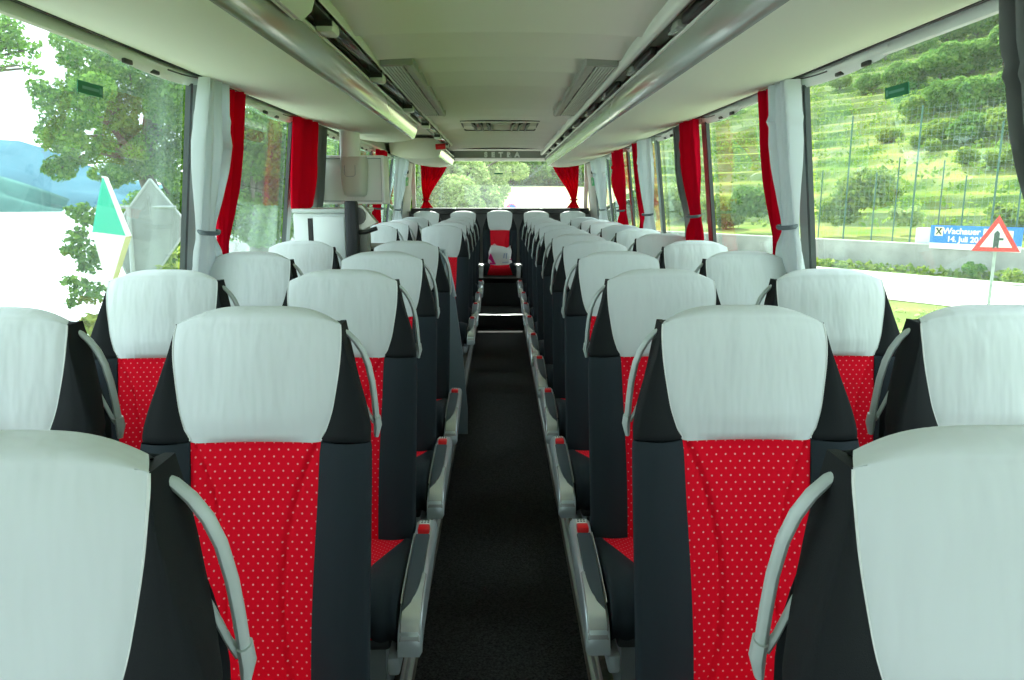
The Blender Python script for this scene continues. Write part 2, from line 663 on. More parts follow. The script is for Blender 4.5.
def armrest(parent, s, dz=0.0):
    x0, x1 = 0.229, 0.286
    xc = (x0 + x1) / 2
    path = [(-0.155, 0.440, 0.05), (-0.20, 0.438, 0.085), (-0.32, 0.428, 0.11), (-0.45, 0.415, 0.115), (-0.54, 0.400, 0.11), (-0.59, 0.380, 0.085), (-0.618, 0.352, 0.055), (-0.628, 0.325, 0.03)]
    path = [(y, z + dz, h) for y, z, h in path]
    rows = []
    for y, z, h in path:
        r = 0.008
        rows.append([(s * x0, y, z - h), (s * x0, y, z - r), (s * (x0 + r), y, z), (s * (x1 - r), y, z), (s * x1, y, z - r), (s * (x1 + 0.004), y, z - h * 0.5), (s * (x1 - 0.004), y, z - h)])
    mb = MB().grid(rows, closed_u=True)
    n = len(rows[0])
    mb.f += [tuple(range(n)), tuple(range(len(mb.v) - n, len(mb.v)))]
    a = mb.build('armrest', SILVER, parent)
    a['label'] = 'silver aisle armrest'

    def strip(name, y0, y1, xa, xb, lift, m, round_end=False):
        rws = []
        tab = sorted((p[0], p[1]) for p in path)
        ys = np.linspace(y0, y1, 14)
        for i, y in enumerate(ys):
            z = lerp(tab, y)
            w = 1.0
            if round_end:
                t = (i - 7) / 6
                w = math.sqrt(max(0.0, 1 - t * t)) if t > 0 else 1.0
                w = max(w, 0.12)
            aa, bb = (xa, xb) if not round_end else (xa, xa + (xb - xa) * w)
            rws.append([(s * aa, y, z - 0.002), (s * (aa + 0.003), y, z + lift), (s * (bb - 0.003), y, z + lift), (s * bb, y, z - 0.002)])
        q = MB().grid(rws)
        q.f += [(0, 1, 2, 3), tuple(len(q.v) - 4 + k for k in range(4))]
        return q.build(name, m, a)

    strip('armrest_pad', -0.250, -0.578, 0.233, 0.276, 0.006, INLAY, True)
    t = strip('chrome_tip', -0.44, -0.624, 0.233, 0.284, 0.0035, CHROME)
    t['label'] = 'bright curved front end of the armrest'
    strip('edge_strip', -0.25, -0.56, 0.229, 0.2325, 0.008, CHROME)
    MB().box(s * (xc - 0.002), -0.222, 0.440 + dz, 0.034, 0.036, 0.022, 0.005).build('release_button', REDBTN, a)['label'] = 'red push button'
    p = MB().box(s * (xc - 0.002), -0.178, 0.441 + dz, 0.03, 0.03, 0.006, 0.001)
    p.build('icon_plate', TAG, a)['label'] = 'small white plate with seat pictograms'
    ic = MB()
    for k in range(3):
        ic.box(s * (xc - 0.011 + 0.009 * k), -0.172, 0.4448 + dz, 0.005, 0.007, 0.0012)
        ic.box(s * (xc - 0.011 + 0.009 * k), -0.184, 0.4448 + dz, 0.006, 0.003, 0.0012)
    ic.build('pictogram', INLAY, a)


def legs(parent, s, dz=0.0):
    mb = MB()
    mb.prism([(-0.20, 0.28), (-0.48, 0.28), (-0.42, 0.18), (-0.44, 0.0), (-0.20, 0.0)], 'x', s * 0.12, s * 0.165)
    mb.build('seat_leg', LEGM, parent, angle=20)
    MB().box(s * 0.215, -0.36, 0.255, 0.03, 0.5, 0.05, 0.008).build('side_rail', SILVER, parent)


def make_seat(kind, aisle):
    """aisle = +1/-1: on which side the aisle (handle, armrest) is; kind aisle / window / bench"""
    t = thing('coach_seat', 'seat', 'coach seat')
    backrest_parts(t, aisle if kind != 'bench' else 0)
    cushion_parts(t, 0.085 if kind == 'bench' else 0)
    if kind == 'aisle':
        armrest(t, aisle)
    if kind != 'bench':
        legs(t, aisle)
    return t


PITCHR = 0.80
D0 = 0.669
ORD = ['nearest', 'second', 'third', 'fourth', 'fifth', 'sixth', 'seventh', 'eighth', 'ninth', 'tenth', 'eleventh']
XA_R, XW_R, XA_L, XW_L = 0.496, 1.022, -0.486, -1.032


def row_y(i):
    return D0 + PITCHR * i + (0.33 if i >= 10 else 0) - (0.022 if i == 0 else 0)


AIS = {}
proto = {('aisle', -1): make_seat('aisle', -1), ('aisle', 1): make_seat('aisle', 1),
         ('window', -1): make_seat('window', -1), ('window', 1): make_seat('window', 1), ('bench', 1): make_seat('bench', 1)}
used = set()


def place_seat(kind, aisle, x, y, z, label, group, rz=0.0):
    p = proto[(kind, aisle)]
    if (kind, aisle) in used:
        o = dup(p, (x, y, z), rz, label, group)
    else:
        used.add((kind, aisle))
        p.location = (x, y, z)
        p.rotation_euler = (0, 0, rz)
        tag(p, label, None, group)
        o = p
    return o


G = 'coach seats in rows along the aisle'
for i in range(11):
    place_seat('aisle', -1, XA_R + random.uniform(-.004, .004), row_y(i), 0, f'{ORD[i]} white-topped red coach seat in the aisle column right of the dark aisle', G)
for k, i in enumerate(range(1, 11)):
    place_seat('window', -1, XW_R, row_y(i), 0, f'{ORD[k]} white-topped coach seat in the window column under the hillside windows', G)
for k, i in enumerate([0, 1, 2, 3, 4]):
    place_seat('aisle', 1, XA_L + random.uniform(-.004, .004), row_y(i), 0, f'{ORD[k]} white-topped red coach seat in the aisle column left of the aisle, before the stairwell', G)
for k, i in enumerate([7, 8, 9, 10]):
    place_seat('aisle', 1, XA_L, row_y(i) - (0.05 if i == 7 else 0), 0, f'{ORD[k]} white-topped coach seat left of the aisle behind the stairwell panel', G)
for k, i in enumerate([1, 2, 3, 4]):
    place_seat('window', 1, XW_L, row_y(i), 0, f'{ORD[k]} white-topped coach seat in the window column on the river side, before the cabinet', G)
for k, i in enumerate([7, 8, 9, 10]):
    place_seat('window', 1, XW_L, row_y(i), 0, f'{ORD[k]} white-topped coach seat by the river-side window behind the monitor', G)
BENCH = ['rear bench seat in the corner by the left red curtain', 'rear bench seat between the left corner seat and the middle one', 'middle rear bench seat facing the aisle, with the plastic bag on it',
         'rear bench seat between the middle one and the right corner seat', 'rear bench seat in the corner by the right red curtain']
YB = 9.98
for k in range(5):
    place_seat('bench', 1, -0.005 + (k - 2) * 0.487, YB, 0.055 + (0.01 if k == 2 else 0), BENCH[k], 'five seats of the rear bench')

# ================================================================== BUS SHELL
YR = 10.45   # rear wall
YFRONT = -2.6


def xw(z):
    """inner face of the side wall / glass at height z"""
    return 1.272 - 0.116 * (z - 1.10)


FZ = -0.12
# aisle floor + platforms
o = MB().box(0, (YFRONT + 8.70) / 2, FZ - 0.03, 0.60, 8.70 - YFRONT, 0.06).build('floor', CARPET, smooth=False)
struct(o, 'dark speckled carpet of the centre aisle')
for s, nm in ((1, 'right'), (-1, 'left')):
    o = MB().box(s * 0.80, (YFRONT + YR) / 2, -0.07, 1.04, YR - YFRONT, 0.14).build('floor_platform_' + nm, PLATF, smooth=False)
    struct(o)
    e = MB()
    e.box(s * 0.276, (YFRONT + 9.3) / 2, 0.004, 0.02, 9.3 - YFRONT, 0.012, 0.003)
    e.box(s * 0.283, (YFRONT + 9.3) / 2, 0.03, 0.012, 9.3 - YFRONT, 0.06, 0.003)
    struct(e.build('trim_' + ('1' if s > 0 else '2'), ALU))
# rear step
o = MB().box(0, 9.12, -0.07, 0.56, 0.84, 0.22).build('floor_step', CARPET, smooth=False)
o.location.z = 0
struct(o, 'carpeted step at the rear end of the aisle')
MB().box(0, 8.75, 0.0415, 0.53, 0.09, 0.005, 0.002).build('sunlit_step_strip', ALU, o)  # pale strip added to stand in for sunlight on the step carpet
# bench plinth
o = MB().box(0, 9.75, 0.14, 2.46, 0.50, 0.40, 0.01).build('bench_plinth', SHELL)
tag(o, 'black plinth carrying the rear bench', 'plinth')
MB().box(0, 9.70, 0.33, 2.4, 0.6, 0.03).build('plinth_top', SHELL, o)

POSTS = [-2.5, -1.08, 0.28, 1.64, 3.0, 4.40, 5.75, 7.05, 8.40, 9.62]
ZS, ZT = 0.86, 1.86    # window sill and top
for s, nm in ((1, 'right'), (-1, 'left')):
    mb = MB()
    # lower lining
    mb.prism([(s * xw(-0.1), -0.14), (s * xw(ZS), ZS), (s * (xw(ZS) + 0.05), ZS), (s * (xw(-0.1) + 0.06), -0.14)], 'y', YFRONT, YR)
    # header above the windows
    mb.prism([(s * 1.202, ZT), (s * 1.202, 2.10), (s * 1.26, 2.10), (s * (xw(ZT) + 0.05), ZT)], 'y', YFRONT, YR)
    # rear corner pillar
    mb.prism([(s * xw(ZS), ZS), (s * xw(ZT), ZT), (s * (xw(ZT) + 0.05), ZT), (s * (xw(ZS) + 0.05), ZS)], 'y', 9.62, YR + 0.05)
    struct(mb.build('wall_' + nm, mat('lining_pale', (0.50, 0.53, 0.48), 0.6), smooth=False))
    # valance strip (pale cove) and dark seam strip along the window tops
    v = MB().prism([(s * 1.176, 1.890), (s * 1.186, 1.876), (s * 1.181, 1.838), (s * 1.190, 1.834), (s * 1.20, 1.895)], 'y', YFRONT, 9.7)
    struct(v.build('trim_' + ('3' if s > 0 else '4'), TRIM, angle=30), 'pale cove strip over the side windows')
    # posts
    n = 0
    for k, y in enumerate(POSTS):
        wd = 0.09
        mb = MB()
        mb.prism([(s * (xw(ZS) - 0.004), ZS), (s * (xw(ZT) - 0.004), ZT), (s * (xw(ZT) + 0.014), ZT), (s * (xw(ZS) + 0.014), ZS)], 'y', y, y + wd)
        p = mb.build(f'trim_{4 + k + (20 if s < 0 else 0)}', POST, smooth=False)
        struct(p, 'grey window post')
        mb = MB()
        mb.prism([(s * (xw(ZS) - 0.008), ZS), (s * (xw(ZT) - 0.008), ZT), (s * (xw(ZT) + 0.012), ZT), (s * (xw(ZS) + 0.012), ZS)], 'y', y - 0.022, y)
        mb.build('rubber_seal', RUB, p, smooth=False)
    # panes
    for k in range(len(POSTS) - 1):
        y0, y1 = POSTS[k] + 0.10, POSTS[k + 1] - 0.035
        mb = MB()
        d = 0.018
        mb.prism([(s * (xw(ZS) + d), ZS), (s * (xw(ZT) + d), ZT), (s * (xw(ZT) + d + 0.005), ZT), (s * (xw(ZS) + d + 0.005), ZS)], 'y', y0 - 0.01, y1 + 0.01)
        g = mb.build(f'window_{k + 1 + (10 if s < 0 else 0)}', GLASS, smooth=False)
        struct(g, 'side window pane')
        fr = MB()
        fr.box(s * (xw(ZS) + 0.01), (y0 + y1) / 2, ZS + 0.012, 0.03, y1 - y0, 0.024, 0.004)
        fr.build('window_sill', RUB, g)

mb = MB()  # unseen front wall, added to cut the light through the windscreen
mb.box(0, YFRONT, 0.42, 2.6, 0.08, 1.1)
mb.box(0, YFRONT, 1.98, 2.6, 0.08, 0.30)
mb.box(-1.26, YFRONT, 1.4, 0.10, 0.08, 1.2)
mb.box(1.26, YFRONT, 1.4, 0.10, 0.08, 1.2)
struct(mb.build('wall_front', WALLM, smooth=False), 'unseen front wall with the windscreen opening, added to cut the front light')

# roof + ceiling (slightly arched, transverse ribs)
rib = [2.9, 3.38, 3.75, 4.22, 4.79, 5.29, 5.75, 6.2, 6.7, 7.2, 7.7, 8.2, 8.7, 9.2]
ys = sorted(set([YFRONT, -1, 0, 1, 2, 2.5] + [a for r in rib for a in (r - 0.20, r - 0.12, r - 0.06, r - 0.03, r, r + 0.012, r + 0.2)] + [9.45]))


def zc_at(x):
    return 2.028 - 0.022 * (x / 0.62) ** 2


rows = []
for y in ys:
    dz = 0.0
    for r0, r1 in zip([2.45] + rib[:-1], rib):
        if r0 < y <= r1 + 1e-6:
            dz = 0.022 * ((y - r0) / (r1 - r0)) ** 3
    rows.append([(x, y, zc_at(x) - dz) for x in np.linspace(-0.62, 0.62, 25)])
mb = MB().grid(rows)
ceil = mb.build('ceiling', CEIL, angle=25)
struct(ceil, 'grey ribbed centre ceiling')
r = MB()
r.box(0, (YFRONT + YR) / 2, 2.13, 2.60, YR - YFRONT + 0.1, 0.04)
for s in (-1, 1):
    r.box(s * 0.93, (YFRONT + YR) / 2, 2.085, 0.66, YR - YFRONT, 0.06)
struct(r.build('ceiling_roof', CEIL, smooth=False))

# rear wall: lower lining, dark shelf, bulkhead above the rear window
mb = MB()
mb.box(0, YR + 0.04, 0.56, 2.62, 0.08, 1.36)
struct(mb.build('wall_rear', WALLM, smooth=False))
mb = MB()
mb.box(0, 10.32, 1.262, 2.42, 0.28, 0.03, 0.006)
mb.box(0, 10.20, 1.225, 2.42, 0.03, 0.06, 0.006)
sh = mb.build('rear_shelf', DARK)
tag(sh, 'dark shelf under the rear window behind the bench', 'shelf')
for x in (-0.62, 0.0, 0.56):
    MB().box(x, 10.18, 1.272, 0.05, 0.04, 0.014, 0.003).build('latch', RAILM, sh)
mb = MB()
mb.prism([(9.40, 2.06), (9.40, 2.002), (9.46, 1.986), (9.56, 1.992), (9.60, 2.06)], 'x', -0.66, 0.66)
bm_ = mb.build('trim_30', mat('beam_grey', (0.55, 0.56, 0.50), 0.5))
struct(bm_, 'cross beam at the rear end of the ceiling')
MB().box(0, 9.38, 2.012, 1.2, 0.012, 0.02).build('shadow_joint', DARK, bm_)
mb = MB()
mb.prism([(9.64, 2.055), (9.98, 2.022), (10.02, 1.926), (10.06, 1.918), (10.24, 1.912), (10.24, 2.055)], 'x', -0.60, 0.60)
wb = mb.build('wall_bulkhead', mat('bulkhead_grey', (0.27, 0.285, 0.255), 0.6), angle=25)
struct(wb, 'grey bulkhead above the rear window')
struct(MB().box(0, 10.36, 1.968, 2.40, 0.14, 0.11, 0.01).build('trim_31', mat('bulkhead_grey', (0.27, 0.285, 0.255), 0.6)))
tx = text_mesh('raised_lettering', 'SETRA', 0.088, mat('letter_chrome', (0.9, 0.92, 0.9), 0.4), wb, 0.008, bold=0.005, spacing=2.2)
tx.location = (0.025, 9.998, 1.968)
tx.rotation_euler = (math.radians(112.6), 0, 0)
mb = MB()
mb.prism([(-1.17, 1.27), (1.17, 1.27), (1.12, 1.92), (-1.12, 1.92)], 'y', YR, YR + 0.006)
rg = mb.build('window_20', GLASS, smooth=False)
struct(rg, 'rear window pane')
mb = MB()
mb.box(-1.19, YR, 1.6, 0.05, 0.06, 0.7)
mb.box(1.19, YR, 1.6, 0.05, 0.06, 0.7)
mb.box(0, YR + 0.02, 2.01, 2.5, 0.06, 0.20)
mb.build('window_frame', TRIM, rg, smooth=False)

# ================================================================== LUGGAGE BINS
def bin_profile(k):
    """outer underside of the bin; k blends to the narrow rear section"""
    return [(0.612, 1.925), (0.640, 1.850), (0.652, 1.838), (0.70, 1.826), (0.80, 1.816), (0.92, 1.820), (1.04, 1.838), (1.10, 1.851), (1.158, 1.868)]


def luggage_bin(s, y0, y1, label, end_round=False, end0_round=False):
    t = thing('luggage_bin', label, 'luggage bin', (0, 0, 0), 0, 'overhead luggage bins')
    prof = bin_profile(0)
    under = prof[2:]
    ysn = list(np.linspace(y0, y1, 12))
    rows = []
    for y in ysn:
        rows.append([(s * x, y, z) for x, z in under])
    mb = MB().grid(rows)
    up = [(0.62, 2.01), (1.17, 2.01)]
    for y, rnd, d in ((y0, end0_round, -1), (y1, end_round, 1)):
        # closing face, bulging outwards when rounded
        rws = []
        for t_ in np.linspace(0, 1, 7):
            bul = (0.10 * math.sin(PI * t_ * 0.5) - 0.0) if rnd else 0.0
            rws.append([(s * x, y + d * (bul - (0.10 if False else 0)) * math.sin(PI * min(1, (x - 0.55) / 0.7)) * 1.0, z + (2.02 - z) * t_) for x, z in prof])
        mb.grid(rws)
    mb.build('underside', BIN, t, angle=50)
    # glossy inner edge strip
    rows = []
    for y in ysn:
        rows.append([(s * 0.606, y, 1.945), (s * 0.609, y, 1.926), (s * 0.622, y, 1.895), (s * 0.638, y, 1.852), (s * 0.648, y, 1.840), (s * 0.652, y, 1.838)])
    MB().grid(rows).build('glossy_edge', GLOSSB, t)
    MB().tube([(s * 0.607, y0, 1.944), (s * 0.607, y1, 1.944)], 0.007, 8).build('upper_bead', RAILM, t)
    # dark seam at the window side
    MB().prism([(s * 1.150, 1.862), (s * 1.186, 1.872), (s * 1.192, 1.892), (s * 1.150, 1.885)], 'y', y0, y1).build('seam_strip', SEAM, t, smooth=False)
    return t


br = luggage_bin(1, YFRONT, 10.24, 'long luggage bin running over the right-hand seats under the ceiling')
bl = luggage_bin(-1, YFRONT, 5.75, 'luggage bin over the left seats, ending before the monitor', end_round=True)
bl2 = luggage_bin(-1, 8.05, 10.24, 'shorter luggage bin over the rear left seats with a rounded front end', end0_round=True)
# cylindrical red part on the front corner of the rear bin
o = MB().tube([(-0.66, 7.86, 1.925), (-0.60, 7.86, 1.930), (-0.56, 7.86, 1.932)], 0.028, 12).build('emergency_hammer', REDBTN)
tag(o, 'small red emergency hammer holder at the corner of the rear left bin', 'hammer')
MB().box(-0.61, 7.90, 1.93, 0.08, 0.03, 0.08, 0.008).build('holder', RAILM, o)

# ceiling channel next to each bin
for s, y1, lab in ((1, 10.3, 'pale service rail with dark air slots along the right ceiling edge'), (-1, 8.6, 'pale service rail with brackets along the left ceiling edge')):
    t = thing('service_rail', lab, 'rail', (0, 0, 0), 0, 'ceiling service rails')
    rows = []
    for y in np.linspace(YFRONT, y1, 20):
        if s < 0:
            rows.append([(s * 0.534, y, 2.02), (s * 0.533, y, 1.985), (s * 0.537, y, 1.978), (s * 0.542, y, 1.985), (s * 0.543, y, 2.02)])
            continue
        rows.append([(s * 0.530, y, 2.02), (s * 0.528, y, 1.985), (s * 0.534, y, 1.967), (s * 0.548, y, 1.960), (s * 0.560, y, 1.966), (s * 0.566, y, 1.985), (s * 0.568, y, 2.02)])
    MB().grid(rows).build('rail_body', RAILM, t, angle=60)
    MB().box(s * 0.589, (YFRONT + y1) / 2, 2.0, 0.05, y1 - YFRONT, 0.06).build('channel', mat('channel_grey', (0.16, 0.19, 0.15), 0.6), t, smooth=False)
    if s > 0:
        for k in range(9):
            y = 2.3 + 0.85 * k
            MB().box(s * 0.588, y, 1.958, 0.026, 0.36, 0.03, 0.005).build('air_slot', DARK, t)
            MB().box(s * 0.588, y + 0.30, 1.962, 0.030, 0.14, 0.028, 0.005).build('nozzle_plate', GLOSSB, t)
    else:
        yy = [2.62, 3.66, 4.86, 5.95, 7.05, 8.1]
        for k, y in enumerate(yy):
            MB().box(s * 0.572, y, 1.955, 0.062, 0.10, 0.040, 0.012).build('bracket', RAILM, t)
            MB().box(s * 0.572, y - 0.058, 1.968, 0.056, 0.012, 0.03).build('bracket_gap', DARK, t)
            if k < 5:
                MB().box(s * 0.570, (y + yy[k + 1]) / 2, 1.972, 0.050, yy[k + 1] - y - 0.14, 0.012, 0.003).build('slot_panel', mat('slot_gloss', (0.07, 0.085, 0.07), 0.15), t)
        MB().box(s * 0.570, 1.0, 1.972, 0.050, 3.1, 0.012, 0.003).build('slot_panel', mat('slot_gloss', (0.07, 0.085, 0.07), 0.15), t)

# pale panel hanging over the left bin near the top edge of the picture
o = MB().prism([(-0.605, 1.957), (-0.595, 1.915), (-0.575, 1.908), (-0.545, 1.935), (-0.535, 1.968), (-0.555, 1.965)], 'y', 0.9, 2.30).build('service_cover', BIN)
tag(o, 'pale cover panel at the near end of the left ceiling rail', 'cover panel')
MB().tube([(-0.597, 0.9, 1.914), (-0.597, 2.30, 1.914)], 0.004, 6).build('cover_edge', RAILM, o)

# ceiling grilles
for s, lab in ((-1, 'slatted air grille in the ceiling beside the left rail'), (1, 'slatted air grille in the ceiling beside the right rail')):
    t = thing('ceiling_vent', lab, 'air vent', (0, 0, 0), 0, 'pair of slatted ceiling grilles')
    y0, y1 = 3.45, 5.50
    zb = 1.990
    fr = MB()
    xi, xo = 0.385, 0.530
    fr.prism([(xi * s, 2.03), (xi * s, zb - 0.004), ((xi + 0.01) * s, zb - 0.012), ((xi + 0.043) * s, zb - 0.006), ((xi + 0.046) * s, 2.03)], 'y', y0 - 0.004, y1 + 0.004)
    fr.box(s * (xi + xo) / 2, y0 + 0.02, zb + 0.006, xo - xi, 0.04, 0.03, 0.006)
    fr.box(s * (xi + xo) / 2, y1 - 0.02, zb + 0.006, xo - xi, 0.04, 0.03, 0.006)
    fr.build('vent_frame', mat('vent_grey', (0.30, 0.31, 0.28), 0.5), t)
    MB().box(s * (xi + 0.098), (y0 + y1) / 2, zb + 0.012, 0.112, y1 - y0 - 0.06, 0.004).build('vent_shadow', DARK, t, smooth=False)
    for k in range(7):
        x = s * (xi + 0.056 + k * 0.0150)
        MB().box(x, (y0 + y1) / 2, zb - 0.004, 0.0058, y1 - y0 - 0.08, 0.012).build('slat', RAILM, t, smooth=False)

# ceiling hatch vent in the middle
t = thing('ceiling_hatch', 'small louvred hatch in the middle of the ceiling', 'hatch', (0, 0, 0))
y0, y1 = 6.12, 6.95
MB().box(0.0, (y0 + y1) / 2, 2.022, 0.62, y1 - y0, 0.018, 0.004).build('hatch_panel', mat('hatch_grey', (0.44, 0.45, 0.40), 0.6), t)
fr = MB()
for xx in (-0.315, 0.315):
    fr.box(xx, (y0 + y1) / 2, 2.016, 0.008, y1 - y0, 0.02)
for yy in (y0, y1):
    fr.box(0, yy, 2.016, 0.63, 0.012, 0.02)
fr.build('hatch_joint', SHELL, t, smooth=False)
for x in (-0.22, -0.16, -0.095, 0.115, 0.175, 0.235):
    MB().prism([(x - 0.018, 2.013), (x + 0.018, 2.013), (x + (0.018 if x < 0 else -0.018), 1.992)], 'y', y0 + 0.2, y1 - 0.1).build('louvre', DARK, t, smooth=False)
MB().box(0.01, (y0 + y1) / 2 + 0.05, 2.010, 0.16, 0.5, 0.012, 0.004).build('hatch_handle', mat('hatch_grey', (0.44, 0.45, 0.40), 0.6), t)

# blind housings with hooks over each window
k = 0
for s in (1, -1):
    for y in (2.72, 4.12, 5.47, 6.78, 8.1):
        sd = 'right' if s > 0 else 'left'
        w = {2.72: 'nearest', 4.12: 'second', 5.47: 'third', 6.78: 'fourth', 8.1: 'fifth'}[y]
        t = thing('blind_housing', f'{w} shallow blind housing with black hooks over the {"hillside" if s > 0 else "river-side"} windows', 'blind housing', (0, 0, 0), 0, 'blind housings over the windows')
        rows = []
        for q in np.linspace(-0.36, 0.36, 15):
            dp = math.cos(q / 0.36 * PI / 2) ** 0.7 if abs(q) < 0.36 else 0
            rows.append([(s * 1.182, y + q, 1.876), (s * (1.180 - 0.020 * dp), y + q, 1.862 - 0.010 * dp), (s * (1.184 - 0.016 * dp), y + q, 1.846 - 0.016 * dp), (s * 1.188, y + q, 1.834 - 0.018 * dp)])
        MB().grid(rows).build('housing_body', TRIM, t, angle=60)
        MB().tube([(s * (1.178 - 0.018 * math.cos(q / 0.36 * PI / 2)), y + q, 1.866 - 0.022 * math.cos(q / 0.36 * PI / 2)) for q in np.linspace(0.02, 0.35, 10)], 0.0025, 6).build('pull_cord', SEAM, t)
        for q in (-0.24, -0.05):
            MB().box(s * 1.176, y + q, 1.826, 0.014, 0.05, 0.016, 0.004).build('hook', DARK, t)

# ================================================================== CURTAINS
def curtain(s, y0, yw_top, yw_mid, yw_tie, yw_low, m, label, ztie=1.08, zlow=0.80, ztop=1.85, phase=0.0, folds=5, off=0.06, lean=0.0, group='tied-back window curtains'):
    """hangs beside the wall on side s from y0 away from the camera"""
    t = thing('curtain', label, 'curtain', (0, 0, 0), 0, group)
    tabw = smoothtab([(zlow, yw_low), (ztie - 0.13, yw_low * 0.8 + yw_tie * 0.2), (ztie - 0.03, yw_tie * 1.05), (ztie, yw_tie), (ztie + 0.03, yw_tie * 1.05), (ztie + 0.22, yw_mid * 0.82), (ztie + 0.42, yw_mid), (ztop - 0.2, (yw_mid + yw_top) / 2), (ztop, yw_top)])
    rows = []
    nz, nu = 46, 60
    for z in np.linspace(zlow, ztop, nz):
        w = lerp(tabw, z)
        squeeze = 0.35 + 0.65 * min(1, abs(z - ztie) / 0.25)
        row = []
        for u in np.linspace(0, 1, nu):
            ph = phase + 1.3 * math.sin(2.1 * z + phase)
            amp = 0.034 * squeeze * (0.6 + 0.4 * math.sin(9 * u + phase))
            w1 = 2 * PI * folds * u + ph + 2.2 * (ztop - z) * (u - 0.3)
            fold = amp * (math.sin(w1) + 0.35 * math.sin(2 * w1 + 0.8))
            # bundle thickness: round cross-section near the tie
            bun = 0.022 * (1 - squeeze) * math.sin(PI * u)
            x = xw(z) - off - fold - bun - 0.02 * math.sin(PI * u)
            yy = y0 + 0.22 * (yw_mid - w) + w * u
            row.append((s * x, yy, z))
        rows.append(row)
    front = rows
    back = [[(x + s * 0.005, y, z) for x, y, z in r_] for r_ in rows]
    mb = MB().grid(front)
    mb.grid(back)
    mb.build('fabric', m, t, angle=80, fix=False)
    if ztie < zlow + 0.02 or yw_tie < 0.07:
        return t
    yc = y0 + 0.22 * (yw_mid - yw_tie) + yw_tie / 2
    ring = []
    for k in range(24):
        a = 2 * PI * k / 24
        ring.append((s * (xw(ztie) - off - 0.022 + 0.034 * math.cos(a)), yc + (yw_tie * 0.5 + 0.004) * math.sin(a), ztie + 0.006 * math.cos(a)))
    MB().tube(ring, 0.010, 6, closed=True, flat=0.5).build('tie_band', TIE, t)
    return t


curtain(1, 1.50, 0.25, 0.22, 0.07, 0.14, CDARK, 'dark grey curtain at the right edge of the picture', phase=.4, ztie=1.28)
curtain(1, 2.93, 0.20, 0.27, 0.12, 0.31, CWHITE, 'pale grey tied curtain on the nearest right window post', ztie=1.29, phase=0.7, folds=4)
curtain(1, 3.14, 0.20, 0.22, 0.03, 0.05, CREDM, 'dark red curtain edge behind the nearest right pale curtain', ztie=1.22, phase=1.7, off=0.04)
curtain(1, 4.34, 0.33, 0.46, 0.20, 0.48, CREDM, 'bright red tied curtain on the second right window post', ztie=1.30, phase=2.0, folds=4)
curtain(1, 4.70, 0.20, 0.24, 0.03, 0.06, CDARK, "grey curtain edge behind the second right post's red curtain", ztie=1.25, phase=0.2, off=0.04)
curtain(1, 5.72, 0.44, 0.60, 0.27, 0.58, CWHITE, 'pale grey tied curtain on the third right window post', ztie=1.28, phase=3.0, folds=5)
curtain(1, 6.20, 0.26, 0.28, 0.05, 0.30, CREDM, 'red curtain edge behind the third right pale curtain', ztie=1.24, phase=4.0, off=0.04)
curtain(1, 6.98, 0.58, 0.78, 0.28, 0.54, CREDM, 'red tied curtain on the fourth right window post', ztie=1.29, phase=5.0, folds=4)
curtain(1, 8.32, 1.05, 0.80, 0.42, 0.7, CWHITE, 'pale curtain beside the rear right pillar', ztie=1.28, phase=6.0, folds=5)
curtain(-1, 2.90, 0.24, 0.37, 0.14, 0.36, CWHITE, 'pale grey tied curtain on the nearest left window post', phase=1.1, folds=4, ztie=1.27)
curtain(-1, 3.16, 0.30, 0.32, 0.06, 0.1, CREDM, 'dark red curtain edge behind the nearest left pale curtain', ztie=1.20, phase=2.3, off=0.04)
curtain(-1, 4.27, 0.50, 0.56, 0.40, 0.4, CREDM, 'bright red curtain hanging behind the white cabinet', phase=3.4, folds=4, ztie=1.10, zlow=1.345)
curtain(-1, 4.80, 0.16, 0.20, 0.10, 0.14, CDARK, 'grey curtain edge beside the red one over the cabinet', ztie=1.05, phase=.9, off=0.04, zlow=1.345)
curtain(-1, 6.98, 0.62, 0.74, 0.36, 0.60, CREDM, 'red tied curtain seen below the monitor', phase=4.4, folds=4, ztie=1.31)
curtain(-1, 8.36, 0.95, 0.80, 0.42, 0.75, CWHITE, 'pale curtain beside the rear left pillar', ztie=1.28, phase=5.5, folds=5)


def rear_curtain(s, label):
    t = thing('rear_curtain', label, 'curtain', (0, 0, 0), 0, 'red curtains at the rear window')
    rows = []
    for z in np.linspace(1.27, 1.86, 30):
        q = (z - 1.27) / 0.59
        inner = lerp(smoothtab([(0, 0.90), (0.12, 0.955), (0.2, 0.97), (0.45, 0.90), (0.8, 0.76), (1.0, 0.70)]), q)
        outer = lerp(smoothtab([(0, 1.09), (0.12, 1.05), (0.2, 1.04), (0.45, 1.06), (1.0, 1.07)]), q)
        row = []
        for u in np.linspace(0, 1, 44):
            x = inner + (outer - inner) * u
            row.append((s * x, 10.24 + 0.020 * math.sin(2 * PI * 5 * u + q), z))
        rows.append(row)
    mb = MB().grid(rows)
    mb.grid([[(x, y + 0.005, z) for x, y, z in r_] for r_ in rows])
    mb.build('fabric', CREDM, t, angle=80, fix=False)
    ring = [(s * (1.005 + 0.045 * math.cos(2 * PI * k / 16)), 10.24 + 0.035 * math.sin(2 * PI * k / 16), 1.388) for k in range(16)]
    MB().tube(ring, 0.012, 6, closed=True).build('tie_band', CREDM, t)


rear_curtain(-1, 'red curtain gathered at the left side of the rear window')
rear_curtain(1, 'red curtain gathered at the right side of the rear window')

